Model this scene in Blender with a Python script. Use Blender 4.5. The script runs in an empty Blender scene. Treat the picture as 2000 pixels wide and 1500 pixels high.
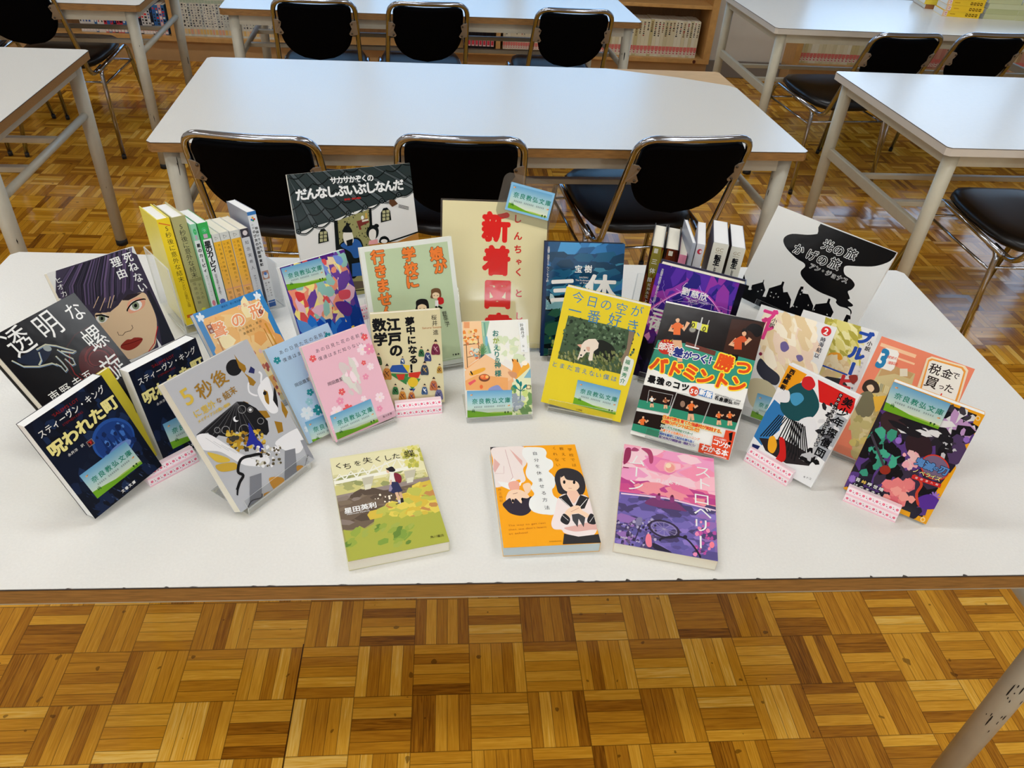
import bpy, bmesh, math, random
from mathutils import Vector, Matrix, geometry
sc = bpy.context.scene
col = sc.collection
R = math.radians

# ------------------------------------------------------------ camera
F_PX, PITCH, ROLL, YAW, CAM_Z = 1491.8, 37.321, 4.155, 6.3, 1.447
p_, r_, w_ = R(PITCH), R(ROLL), R(YAW)
fwd = Vector((math.sin(w_)*math.cos(p_), math.cos(w_)*math.cos(p_), -math.sin(p_)))
rt = Vector((math.cos(w_), -math.sin(w_), 0)); up = rt.cross(fwd)
CR = rt*math.cos(r_) + up*math.sin(r_); CU = -rt*math.sin(r_) + up*math.cos(r_)
CAM = Vector((0, 0, CAM_Z))
cd = bpy.data.cameras.new('camera'); cam = bpy.data.objects.new('camera', cd); col.objects.link(cam)
cd.sensor_width = 36; cd.lens = F_PX/2000*36; cd.clip_start = .02; cd.clip_end = 60
cam.matrix_world = Matrix(((CR.x, CU.x, -fwd.x, 0), (CR.y, CU.y, -fwd.y, 0), (CR.z, CU.z, -fwd.z, CAM_Z), (0, 0, 0, 1)))
sc.camera = cam
def ray(px, py): return fwd + CR*((px-1000)/F_PX) - CU*((py-750)/F_PX)
def W(px, py, z):                      # point of the place seen at a pixel, at height z
    d = ray(px, py); return CAM + d*((z-CAM_Z)/d.z)

# ------------------------------------------------------------ world, lamps, exposure
sc.view_settings.view_transform = 'Standard'; sc.view_settings.look = 'None'
sc.view_settings.gamma = 1; sc.view_settings.use_curve_mapping = False
sc.view_settings.exposure = 0.0
sc.cycles.use_denoising = True
sc.cycles.max_bounces = 8; sc.cycles.transparent_max_bounces = 24
wd = bpy.data.worlds.new('sky'); sc.world = wd; wd.use_nodes = True
bg = wd.node_tree.nodes['Background']
bg.inputs['Strength'].default_value = 1.0
_n = wd.node_tree.nodes; _l = wd.node_tree.links          # blue sky beyond the shelf wall, white haze on the other side
_g = _n.new('ShaderNodeNewGeometry'); _s = _n.new('ShaderNodeSeparateXYZ'); _r = _n.new('ShaderNodeMapRange'); _m = _n.new('ShaderNodeMix'); _m.data_type = 'RGBA'
_l.new(_g.outputs['Incoming'], _s.inputs[0]); _l.new(_s.outputs['Y'], _r.inputs['Value']); _r.inputs['From Min'].default_value = -.2; _r.inputs['From Max'].default_value = .2
_l.new(_r.outputs[0], _m.inputs['Factor']); _m.inputs['A'].default_value = (.62, 1.45, 2.6, 1); _m.inputs['B'].default_value = (7.2, 7.6, 8.0, 1)
_x = _n.new('ShaderNodeMapRange'); _x.interpolation_type = 'SMOOTHSTEP'; _x.inputs['From Min'].default_value = -.34; _x.inputs['From Max'].default_value = -.46      # the sky is brighter towards the sun side
_k = _n.new('ShaderNodeMix'); _k.data_type = 'RGBA'; _l.new(_s.outputs['X'], _x.inputs['Value']); _l.new(_x.outputs[0], _k.inputs['Factor'])
_k.inputs['A'].default_value = (.62, 1.45, 2.6, 1); _k.inputs['B'].default_value = (1.8, 2.5, 3.5, 1); _l.new(_k.outputs['Result'], _m.inputs['A']); _l.new(_m.outputs['Result'], bg.inputs['Color'])
LAMP_POWER, LAMP_COL = 11, (.93, .985, 1.04)
WALL_Y, CEIL_Z = 5.42, 2.75
WIN = [(-1.55, 1.45), (2.35, 5.1)]; WIN_Z = (.86, 2.35)
WINF = [(-2.7, -1.7), (0.0, .46), (2.2, 3.2)]          # windows in the wall behind the camera
for x0, x1 in WIN:                     # portals: let the daylight outside be sampled through the windows
    l = bpy.data.lights.new('window_portal', 'AREA'); l.shape = 'RECTANGLE'; l.size = x1-x0; l.size_y = WIN_Z[1]-WIN_Z[0]
    l.cycles.is_portal = True
    o = bpy.data.objects.new('window_portal', l); col.objects.link(o)
    o.location = ((x0+x1)/2, WALL_Y+.16, sum(WIN_Z)/2); o.rotation_euler = (R(-90), 0, 0)
for x0, x1 in WINF:
    l = bpy.data.lights.new('window_portal', 'AREA'); l.shape = 'RECTANGLE'; l.size = x1-x0; l.size_y = WIN_Z[1]-WIN_Z[0]
    l.cycles.is_portal = True
    o = bpy.data.objects.new('window_portal', l); col.objects.link(o)
    o.location = ((x0+x1)/2, -3.16, sum(WIN_Z)/2); o.rotation_euler = (R(90), 0, 0)

# ------------------------------------------------------------ helpers
def lin(c):
    return tuple(((v/255)/12.92 if v <= 10 else (((v/255)+.055)/1.055)**2.4) for v in c[:3])
def tag(o, label=None, cat=None, group=None, kind=None):
    if label: o['label'] = label
    if cat: o['category'] = cat
    if group: o['group'] = group
    if kind: o['kind'] = kind
    return o
def empty(name, loc=(0, 0, 0), rz=0, label=None, cat=None, group=None):
    o = bpy.data.objects.new(name, None); col.objects.link(o); o.location = loc; o.rotation_euler = (0, 0, rz)
    o.empty_display_size = .02
    return tag(o, label, cat, group)
def mat(name, c=(200, 200, 200), rough=.5, metal=0, spec=.5, coat=0, noise=0, nscale=20, bump=0, emit=0, stretch=(1, 1, 1)):
    m = bpy.data.materials.new(name); m.use_nodes = True
    nt = m.node_tree; b = nt.nodes['Principled BSDF']
    b.inputs['Base Color'].default_value = (*lin(c), 1); b.inputs['Roughness'].default_value = rough
    b.inputs['Metallic'].default_value = metal; b.inputs['Specular IOR Level'].default_value = spec
    b.inputs['Coat Weight'].default_value = coat; b.inputs['Coat Roughness'].default_value = .1
    if emit: b.inputs['Emission Color'].default_value = (*lin(c), 1); b.inputs['Emission Strength'].default_value = emit
    if noise or bump:
        tc = nt.nodes.new('ShaderNodeTexCoord'); mp = nt.nodes.new('ShaderNodeMapping'); mp.inputs['Scale'].default_value = stretch
        n = nt.nodes.new('ShaderNodeTexNoise'); n.inputs['Scale'].default_value = nscale; n.inputs['Detail'].default_value = 5
        nt.links.new(tc.outputs['Object'], mp.inputs[0]); nt.links.new(mp.outputs[0], n.inputs['Vector'])
        if noise:
            mx = nt.nodes.new('ShaderNodeMix'); mx.data_type = 'RGBA'
            mx.inputs['A'].default_value = (*lin([max(0, v*(1-noise)) for v in c]), 1)
            mx.inputs['B'].default_value = (*lin([min(255, v*(1+noise*.7)) for v in c]), 1)
            nt.links.new(n.outputs['Fac'], mx.inputs['Factor']); nt.links.new(mx.outputs['Result'], b.inputs['Base Color'])
        if bump:
            bp = nt.nodes.new('ShaderNodeBump'); bp.inputs['Strength'].default_value = bump; bp.inputs['Distance'].default_value = .002
            nt.links.new(n.outputs['Fac'], bp.inputs['Height']); nt.links.new(bp.outputs[0], b.inputs['Normal'])
    return m
def print_mat(name, rough, coat, spec):
    m = mat(name, rough=rough, coat=coat, spec=spec); nt = m.node_tree
    a = nt.nodes.new('ShaderNodeAttribute'); a.attribute_name = 'ink'
    nt.links.new(a.outputs['Color'], nt.nodes['Principled BSDF'].inputs['Base Color'])
    n = nt.nodes.new('ShaderNodeTexNoise'); n.inputs['Scale'].default_value = 30
    tc = nt.nodes.new('ShaderNodeTexCoord'); nt.links.new(tc.outputs['Object'], n.inputs['Vector'])
    bp = nt.nodes.new('ShaderNodeBump'); bp.inputs['Strength'].default_value = .06; bp.inputs['Distance'].default_value = .003
    nt.links.new(n.outputs['Fac'], bp.inputs['Height']); nt.links.new(bp.outputs[0], nt.nodes['Principled BSDF'].inputs['Normal'])
    return m
INK = print_mat('printed_cover', .4, 0, .16); INK_MATT = print_mat('printed_matt', .6, 0, .12)
INK_GLOSS = print_mat('printed_gloss', .15, 0, .14); INK_LAM = print_mat('laminated_print', .09, 0, .6)

def link(name, bm, m, parent=None, smooth=False, mw=None):
    me = bpy.data.meshes.new(name); bm.to_mesh(me); bm.free()
    for x in (m if isinstance(m, (list, tuple)) else [m]): me.materials.append(x)
    if smooth:
        for f in me.polygons: f.use_smooth = True
    o = bpy.data.objects.new(name, me); col.objects.link(o)
    if parent: o.parent = parent
    if mw is not None: o.matrix_local = mw
    return o
def box(bm, x0, x1, y0, y1, z0, z1, bev=0, M=None, mi=0):
    r = bmesh.ops.create_cube(bm, size=1)
    vs = r['verts']
    for v in vs: v.co = Vector((x0+(v.co.x+.5)*(x1-x0), y0+(v.co.y+.5)*(y1-y0), z0+(v.co.z+.5)*(z1-z0)))
    fs = set(f for v in vs for f in v.link_faces)
    if bev:
        es = list(set(e for v in vs for e in v.link_edges))
        r2 = bmesh.ops.bevel(bm, geom=es, offset=bev, segments=2, affect='EDGES', profile=.5)
        fs |= set(r2['faces']); vs = list(set(v for f in fs if f.is_valid for v in f.verts))
    for f in fs:
        if f.is_valid: f.material_index = mi
    if M:
        for v in vs:
            if v.is_valid: v.co = M @ v.co
    return vs
def fillet(pts, rads, n=6):
    out = [Vector(pts[0])]
    for i in range(1, len(pts)-1):
        a, b, c = Vector(pts[i-1]), Vector(pts[i]), Vector(pts[i+1]); r = rads[i-1] if isinstance(rads, (list, tuple)) else rads
        d1 = (a-b); d2 = (c-b); r = min(r, d1.length*.48, d2.length*.48)
        if r < 1e-4: out.append(b); continue
        p = b+d1.normalized()*r; q = b+d2.normalized()*r
        for k in range(n+1):
            t = k/n; out.append((1-t)**2*p+2*t*(1-t)*b+t*t*q)
    out.append(Vector(pts[-1])); return out
def tube(bm, pts, r, seg=10, r2=None):
    pts = [Vector(p) for p in pts]; n = len(pts); prev = None; rings = []
    for i, p in enumerate(pts):
        t = ((pts[i+1]-p) if i < n-1 else (p-pts[i-1])).normalized()
        if 0 < i < n-1: t = ((pts[i+1]-p).normalized()+(p-pts[i-1]).normalized()).normalized()
        if prev is None: u = t.orthogonal().normalized()
        else: u = (prev - t*prev.dot(t)).normalized()
        prev = u; w = t.cross(u); rr = r if r2 is None else r+(r2-r)*i/(n-1)
        rings.append([bm.verts.new(p+(u*math.cos(a)+w*math.sin(a))*rr) for a in [2*math.pi*k/seg for k in range(seg)]])
    for a, b in zip(rings, rings[1:]):
        for k in range(seg): bm.faces.new((a[k], a[(k+1) % seg], b[(k+1) % seg], b[k]))
    bm.faces.new(rings[0][::-1]); bm.faces.new(rings[-1])
def tube_part(name, pts, r, m, parent, seg=10, r2=None):
    bm = bmesh.new(); tube(bm, pts, r, seg, r2); return link(name, bm, m, parent, smooth=True)
def box_part(name, b, m, parent=None, bev=0, M=None):
    bm = bmesh.new(); box(bm, *b, bev=bev, M=M); return link(name, bm, m, parent)
def copy_tree(o, parent=None):
    c = o.copy(); col.objects.link(c); c.parent = parent
    for ch in [x for x in bpy.data.objects if x.parent == o]: copy_tree(ch, c)
    return c
def struct(name, bm, m): return tag(link(name, bm, m), kind='structure')

# ------------------------------------------------------------ materials
M_LAM = mat('white_laminate', (232, 231, 227), .27, noise=.015, nscale=60, bump=.02)
M_LAM_OLD = mat('worn_white_laminate', (228, 227, 222), .27, noise=.03, nscale=300, bump=.12)
M_LAM_DARK = mat('laminate_edge_line', (52, 44, 40), .6)
M_WOODEDGE = mat('wood_table_edge', (144, 105, 56), .5, noise=.45, nscale=30, stretch=(1, 12, 12), bump=.1)
M_WOODRAW = mat('bare_plywood', (205, 170, 122), .6, noise=.1, nscale=20, stretch=(1, 8, 8))
M_EDGEWH = mat('cream_table_edge', (222, 216, 205), .4)
M_STEEL = mat('painted_steel', (186, 182, 166), .42, noise=.05, nscale=40)
M_STEEL_CREAM = mat('cream_painted_steel', (200, 194, 172), .4, noise=.04, nscale=30)
M_CHIP = mat('chipped_paint', (24, 20, 20), .8)
M_CHROME = mat('chrome_tube', (176, 180, 190), .12, metal=1)
M_RUB = mat('black_rubber', (22, 22, 24), .6)
M_BACK = mat('black_plastic_back', (3, 3, 5), .75, spec=.04)
M_VINYL = mat('black_vinyl', (5, 5, 8), .34, noise=.1, nscale=200, bump=.06)
M_BRKT = mat('grey_bracket', (150, 138, 122), .45, metal=.3)
M_SCREW = mat('screw', (90, 82, 74), .4, metal=.7)
M_PINE = mat('pine_wood', (206, 158, 94), .42, noise=.16, nscale=12, stretch=(2, 14, 2))
M_PINE_D = mat('aged_pine_back', (150, 112, 70), .6, noise=.2, nscale=10, stretch=(8, 1, 1))
M_KICK = mat('beige_plinth', (196, 158, 108), .6, noise=.08, nscale=8)
M_WALL = mat('cream_wall_paint', (214, 210, 200), .7, noise=.03, nscale=8)
M_BASEB = mat('grey_baseboard', (138, 132, 126), .4)
M_CEIL = mat('ceiling_board', (206, 204, 198), .9)
M_FRAME = mat('aluminium_window_frame', (150, 152, 155), .4, metal=.6)
M_PAGE = mat('book_pages', (238, 232, 214), .8, noise=.05, nscale=400, stretch=(1, 1, 30))
M_PAGEW = mat('white_book_pages', (240, 240, 238), .8, noise=.04, nscale=400, stretch=(1, 1, 30))
M_TUBE = mat('fluorescent_tube', (255, 248, 235), .5, emit=6)
M_FIX = mat('white_fixture', (225, 225, 222), .4)
def clear_mat(name, tint=(.97, .98, .98), gl=.10, rough=.06):
    m = bpy.data.materials.new(name); m.use_nodes = True; nt = m.node_tree; nt.nodes.clear()
    o = nt.nodes.new('ShaderNodeOutputMaterial'); t = nt.nodes.new('ShaderNodeBsdfTransparent'); t.inputs[0].default_value = (*tint, 1)
    g = nt.nodes.new('ShaderNodeBsdfGlossy'); g.inputs['Roughness'].default_value = rough
    f = nt.nodes.new('ShaderNodeLayerWeight'); f.inputs['Blend'].default_value = .35
    mm = nt.nodes.new('ShaderNodeMath'); mm.operation = 'MULTIPLY_ADD'; mm.inputs[1].default_value = .34; mm.inputs[2].default_value = gl*.35
    mx = nt.nodes.new('ShaderNodeMixShader')
    nt.links.new(f.outputs['Fresnel'], mm.inputs[0]); nt.links.new(mm.outputs[0], mx.inputs[0])
    nt.links.new(t.outputs[0], mx.inputs[1]); nt.links.new(g.outputs[0], mx.inputs[2]); nt.links.new(mx.outputs[0], o.inputs[0])
    return m
M_ACR = clear_mat('clear_acrylic', (.992, .996, .996), .06, .04); M_GLASS = clear_mat('window_glass', (.96, .98, .98), .05, .01)
M_LAMIN = clear_mat('clear_laminate_film', (.93, .94, .94), .3, .12)
M_ACRE = mat('acrylic_edge', (225, 230, 228), .2)

def floor_mat():
    m = bpy.data.materials.new('mosaic_parquet'); m.use_nodes = True; nt = m.node_tree; N = nt.nodes; L = nt.links
    b = N['Principled BSDF']
    def mth(op, a, c=None, d=None):
        n = N.new('ShaderNodeMath'); n.operation = op
        for i, v in enumerate((a, c, d)):
            if v is None: continue
            if isinstance(v, (int, float)): n.inputs[i].default_value = v
            else: L.new(v, n.inputs[i])
        return n.outputs[0]
    g = N.new('ShaderNodeNewGeometry'); s = N.new('ShaderNodeSeparateXYZ'); L.new(g.outputs['Position'], s.inputs[0])
    T = .1165
    x = mth('DIVIDE', mth('ADD', s.outputs[0], .295+T*40), T); y = mth('DIVIDE', mth('ADD', s.outputs[1], -.850+T*41), T)
    ix = mth('FLOOR', x); iy = mth('FLOOR', y); fx = mth('FRACT', x); fy = mth('FRACT', y)
    par = mth('MODULO', mth('ADD', mth('ADD', ix, iy), 1), 2)              # 0 or 1
    ac = mth('ADD', mth('MULTIPLY', fx, par), mth('MULTIPLY', fy, mth('SUBTRACT', 1, par)))   # coordinate across slats
    al = mth('ADD', mth('MULTIPLY', fy, par), mth('MULTIPLY', fx, mth('SUBTRACT', 1, par)))   # along slats
    a5 = mth('MULTIPLY', ac, 5); sl = mth('FLOOR', a5); fs = mth('FRACT', a5)
    cv = N.new('ShaderNodeCombineXYZ'); L.new(ix, cv.inputs[0]); L.new(iy, cv.inputs[1]); L.new(sl, cv.inputs[2])
    wn = N.new('ShaderNodeTexWhiteNoise'); wn.noise_dimensions = '3D'; L.new(cv.outputs[0], wn.inputs['Vector'])
    cv2 = N.new('ShaderNodeCombineXYZ'); L.new(ix, cv2.inputs[0]); L.new(iy, cv2.inputs[1])
    wt = N.new('ShaderNodeTexWhiteNoise'); wt.noise_dimensions = '3D'; L.new(cv2.outputs[0], wt.inputs['Vector'])
    # grain
    gv = N.new('ShaderNodeCombineXYZ'); L.new(mth('MULTIPLY', al, 1.2), gv.inputs[0]); L.new(mth('ADD', mth('MULTIPLY', ac, 26), mth('MULTIPLY', wn.outputs['Value'], 77)), gv.inputs[1])
    L.new(mth('MULTIPLY', wn.outputs['Value'], 93), gv.inputs[2])
    gn = N.new('ShaderNodeTexNoise'); gn.inputs['Scale'].default_value = 1.6; gn.inputs['Detail'].default_value = 6; gn.inputs['Distortion'].default_value = .6; L.new(gv.outputs[0], gn.inputs['Vector'])
    rp = N.new('ShaderNodeValToRGB'); cr = rp.color_ramp
    cr.elements[0].position = 0; cr.elements[0].color = (*lin((122, 72, 16)), 1)
    cr.elements[1].position = 1; cr.elements[1].color = (*lin((252, 208, 108)), 1)
    for pos, c in ((.22, (174, 112, 26)), (.55, (214, 150, 38)), (.82, (238, 178, 60))):
        e = cr.elements.new(pos); e.color = (*lin(c), 1)
    v = mth('ADD', mth('MULTIPLY', wn.outputs['Value'], .68), mth('MULTIPLY', wt.outputs['Value'], .2))
    v = mth('ADD', v, mth('MULTIPLY', mth('SUBTRACT', gn.outputs['Fac'], .42), .75)); L.new(v, rp.inputs[0])
    # knots
    kn = N.new('ShaderNodeTexNoise'); kn.inputs['Scale'].default_value = 34; kn.inputs['Detail'].default_value = 1; L.new(g.outputs['Position'], kn.inputs['Vector'])
    kf = mth('MULTIPLY', mth('GREATER_THAN', kn.outputs['Fac'], .735), .6)
    # gaps
    def gap(f, w): return mth('LESS_THAN', mth('MINIMUM', f, mth('SUBTRACT', 1, f)), w)
    crack = mth('MULTIPLY', mth('LESS_THAN', mth('ABSOLUTE', mth('ADD', s.outputs[0], .2962)), .0011), mth('LESS_THAN', s.outputs[1], .975))
    gp = mth('MAXIMUM', gap(fs, .03), mth('MAXIMUM', gap(fx, .008), gap(fy, .008)))
    gf = mth('MAXIMUM', mth('MAXIMUM', mth('MULTIPLY', gp, .6), kf), crack)
    mx = N.new('ShaderNodeMix'); mx.data_type = 'RGBA'; L.new(gf, mx.inputs['Factor']); L.new(rp.outputs[0], mx.inputs['A']); mx.inputs['B'].default_value = (*lin((58, 30, 12)), 1)
    L.new(mx.outputs['Result'], b.inputs['Base Color'])
    b.inputs['Roughness'].default_value = .11; b.inputs['Specular IOR Level'].default_value = .5
    # each slat lies at a slightly different angle
    vm = N.new('ShaderNodeVectorMath'); vm.operation = 'MULTIPLY_ADD'
    L.new(wn.outputs['Color'], vm.inputs[0]); vm.inputs[1].default_value = (.022, .022, 0); vm.inputs[2].default_value = (-.011, -.011, 1)
    nz = N.new('ShaderNodeVectorMath'); nz.operation = 'NORMALIZE'; L.new(vm.outputs[0], nz.inputs[0])
    wv = N.new('ShaderNodeTexNoise'); wv.inputs['Scale'].default_value = 9; wv.inputs['Detail'].default_value = 2; L.new(g.outputs['Position'], wv.inputs['Vector'])
    bp = N.new('ShaderNodeBump'); bp.inputs['Strength'].default_value = .12; bp.inputs['Distance'].default_value = .004; L.new(wv.outputs['Fac'], bp.inputs['Height']); L.new(nz.outputs[0], bp.inputs['Normal'])
    L.new(bp.outputs[0], b.inputs['Normal'])
    return m
M_FLOOR = floor_mat()

# ------------------------------------------------------------ room shell
X0, X1, Y0 = -4.2, 5.6, -3.0
bm = bmesh.new(); box(bm, X0-.2, X1+.2, Y0-.2, WALL_Y+.4, -.1, 0); struct('floor', bm, M_FLOOR)
bm = bmesh.new(); box(bm, X0-.2, X1+.2, Y0-.2, WALL_Y+.4, CEIL_Z, CEIL_Z+.1); struct('ceiling', bm, M_CEIL)
bm = bmesh.new(); box(bm, X0-.15, X0, Y0-.15, WALL_Y+.15, 0, CEIL_Z); struct('wall_left', bm, M_WALL)
bm = bmesh.new(); box(bm, X1, X1+.15, Y0-.15, WALL_Y+.15, 0, CEIL_Z); struct('wall_right', bm, M_WALL)
bm = bmesh.new(); box(bm, X0, X1, Y0-.15, Y0, 0, WIN_Z[0]); box(bm, X0, X1, Y0-.15, Y0, WIN_Z[1], CEIL_Z)
xs = [X0] + [v for w in WINF for v in w] + [X1]
for a, b in zip(xs[::2], xs[1::2]): box(bm, a, b, Y0-.15, Y0, WIN_Z[0], WIN_Z[1])
struct('wall_front', bm, M_WALL)
bm = bmesh.new()                     # back wall: sill wall, column between the windows, lintel
YB = WALL_Y+.15
SH = [(X0+.02, 1.735), (2.31, X1-.02)]  # shelf bays
for x0, x1 in SH: box(bm, x0-.02 if x0 < 0 else x0, x1, WALL_Y+.12, YB, 0, WIN_Z[0])
box(bm, X0, X1, WALL_Y, YB, WIN_Z[1], CEIL_Z)
xs = [X0] + [v for w in WIN for v in w] + [X1]
for a, b in zip(xs[::2], xs[1::2]): box(bm, a, b, WALL_Y, YB, WIN_Z[0], WIN_Z[1])
box(bm, SH[0][1], SH[1][0], WALL_Y, YB, 0, WIN_Z[0])
struct('wall_back', bm, M_WALL)
bm = bmesh.new(); box(bm, SH[0][1]+.005, SH[1][0]-.005, WALL_Y-.012, WALL_Y, 0, .11, bev=.003); struct('baseboard_back', bm, M_BASEB)
for i, (x0, x1) in enumerate(WIN+WINF):
    bm = bmesh.new(); f = .05; WY = WALL_Y if i < 2 else Y0-.15
    box(bm, x0, x1, WY+.04, WY+.09, WIN_Z[0], WIN_Z[0]+f); box(bm, x0, x1, WY+.04, WY+.09, WIN_Z[1]-f, WIN_Z[1])
    n = max(1, round((x1-x0)/.92))
    for k in range(n+1):
        c = x0+(x1-x0)*k/n; hw = .055 if 0 < k < n else .03; c = min(max(c, x0+hw), x1-hw); box(bm, c-hw, c+hw, WY+.035, WY+.095, WIN_Z[0]+f, WIN_Z[1]-f)
    box(bm, x0, x1, WY+.05, WY+.08, WIN_Z[0]+.95, WIN_Z[0]+.99)
    w = struct('window_%d' % (i+1), bm, M_FRAME)
    bm = bmesh.new(); box(bm, x0+.02, x1-.02, WY+.06, WY+.064, WIN_Z[0]+.02, WIN_Z[1]-.02); link('pane', bm, M_GLASS, w)

# ceiling lamps
for i, (x, y) in enumerate([(x, y) for y in (3.7, 1.13, 0.0, -1.7) for x in (-2.9, -.6, 1.8)]):
    t = empty('ceiling_lamp', (x, y, CEIL_Z), 0, 'white twin tube fluorescent lamp on the ceiling, outside the photo', 'lamp', 'fluorescent ceiling lamps')
    box_part('lamp_housing', (-.63, .63, -.11, .11, -.05, 0), M_FIX, t, .008)
    for s in (-.055, .055): tube_part('fluorescent_tube', [(-.6, s, -.075), (.6, s, -.075)], .016, M_TUBE, t, 8)
    l = bpy.data.lights.new('lamp_light', 'AREA'); l.shape = 'RECTANGLE'; l.size = 1.2; l.size_y = .2; l.energy = LAMP_POWER*{3.7: .78, 1.13: .9, 0.0: .62, -1.7: .5}[y]; l.color = LAMP_COL
    lo = bpy.data.objects.new('lamp_light', l); col.objects.link(lo); lo.parent = t; lo.location = (0, 0, -.1)

# ------------------------------------------------------------ tables
def table(x, y, rz, label, style='wood', chip=0, w=1.8, d=.8, h=.7, leg=.024):
    t = empty('library_table', (x, y, 0), rz, label, 'table')
    steel = M_STEEL if style == 'wood' else M_STEEL_CREAM
    th = .026; W2, D2 = w/2, d/2
    lam = M_LAM_OLD if style == 'wood' else M_LAM
    def outline(ins=0, c=.012):
        return [(-W2+c+ins, -D2+ins), (W2-c-ins, -D2+ins), (W2-ins, -D2+c+ins), (W2-ins, D2-c-ins), (W2-c-ins, D2-ins), (-W2+c+ins, D2-ins), (-W2+ins, D2-c-ins), (-W2+ins, -D2+c+ins)]
    def prism(bm, o, z0, z1):
        a = [bm.verts.new((px, py, z0)) for px, py in o]; b = [bm.verts.new((px, py, z1)) for px, py in o]
        bm.faces.new(a[::-1]); bm.faces.new(b)
        for i in range(len(o)): bm.faces.new((a[i], a[(i+1) % len(o)], b[(i+1) % len(o)], b[i]))
    bm = bmesh.new(); prism(bm, outline(), h-th, h-.0022)
    top = link('tabletop', bm, (M_WOODEDGE if style == 'wood' else M_EDGEWH), t)
    bm = bmesh.new(); prism(bm, outline(-.0006), h-.0022, h-.0008); link('edge_line', bm, M_LAM_DARK, top)
    o = outline()
    if chip == 1:      # far right corner of the laminate torn off
        o = [o[0], o[1], o[2], (W2, D2-.20), (W2-.02, D2-.172), (W2-.18, D2-.088), (W2-.42, D2), o[5], o[6], o[7]]
        bm = bmesh.new(); prism(bm, [(W2-.44, D2-.001), (W2-.18, D2-.10), (W2-.001, D2-.21), (W2-.001, D2-.012), (W2-.012, D2-.001)], h-.001, h-.0003); link('bare_corner', bm, M_WOODRAW, top)
    if chip == 2:      # frayed laminate along the near edge
        rnd = random.Random(5); o2 = [(-W2+.012, -D2)]; px = -W2+.03
        while px < W2-.03:
            a = rnd.uniform(.004, .012); dd = rnd.choice([.0012, .0018, .003]); o2 += [(px, -D2+.0003), (px+a*.3, -D2+dd), (px+a*.7, -D2+dd*.7), (px+a, -D2+.0003)]; px += a+rnd.uniform(.01, .09)
        o = o2+o[1:]
    bm = bmesh.new(); prism(bm, o, h-.0008, h); link('laminate', bm, lam, t)
    ax, ay = W2-.05, D2-.042
    bm = bmesh.new()
    for s in (-1, 1): box(bm, -ax, ax, s*ay-.012, s*ay+.012, h-th-.042, h-th)
    for s in (-1, 1): box(bm, s*ax-.012, s*ax+.012, -ay, ay, h-th-.042, h-th)
    link('apron', bm, steel, t)
    for sx in (-1, 1):
        for sy in (-1, 1):
            lg = tube_part('leg', [(sx*ax, sy*ay, h-th), (sx*ax, sy*ay, .02)], leg, steel, t, 16, leg*.82)
            tube_part('rubber_foot', [(sx*ax, sy*ay, .022), (sx*ax, sy*ay, 0)], leg*.86, M_RUB, lg, 14)
            if style == 'wood':          # paint chipped off the steel: second material on the leg's own mesh
                rnd = random.Random(int((x*7+y*13+sx*3+sy)*100)); bm = bmesh.new(); bm.from_mesh(lg.data); lg.data.materials.append(M_CHIP)
                near = sx > 0 and sy < 0 and y < 1.5
                for k in range(48 if near else 9):
                    a = rnd.gauss(-2.3, .35) if near else rnd.uniform(0, 6.28); z = h-.05-rnd.random()**1.3*(.4 if near else .55); q = 1-(.18*(h-th-z)/(h-th)); big = rnd.random() < .3
                    dz = rnd.uniform(.01, .03) if big else rnd.uniform(.002, .007); da = rnd.uniform(.05, .15) if big else .05; vs = []
                    for j in range(9):
                        b = j*math.pi*2/9; rj = rnd.uniform(.45, 1)
                        aa = a+da*math.cos(b)*rj; zz = z+dz*math.sin(b)*rj; vs.append(bm.verts.new((sx*ax+math.cos(aa)*leg*q*1.012, sy*ay+math.sin(aa)*leg*q*1.012, zz)))
                    f = bm.faces.new(vs); f.material_index = 1
                bm.to_mesh(lg.data); bm.free()
    for s in (-1, 1):
        if style == 'wood': tube_part('side_stretcher', [(s*ax, -ay, .498), (s*ax, ay, .498)], .0125, steel, t, 10)
        else: box_part('side_stretcher', (s*ax-.01, s*ax+.01, -ay, ay, .385, .425), steel, t, .004)
    zs = .492 if style == 'wood' else .40
    for s in (-.12, .12): box_part('long_stretcher', (-ax, ax, s-.012, s+.012, zs-.008, zs+.010), steel, t, .003)
    return t
T_FRONT = table(.066, .9817, -.003, 'nearest white topped library table with worn wooden edge carrying the book display', chip=2, h=.7)
table(.1127, 2.423, .047, 'white topped table with wooden edge behind the display, far corner of its top torn', chip=1)
table(-.0613, 3.9537, .057, 'farthest white table in the middle row, in front of the bookshelf')
table(2.382, 2.567, .027, 'white table with cream edge at the right, nearer one, nothing on it', 'cream')
table(2.37, 4.055, .03, 'white table with cream edge at upper right carrying yellow and green books', 'cream')
table(-2.08, 2.37, .042, 'bare white table with wooden edge at the left, nearer one')
table(-2.17, 3.83, .06, 'white table with wooden edge at upper left beside the shelf, mostly out of frame')

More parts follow.
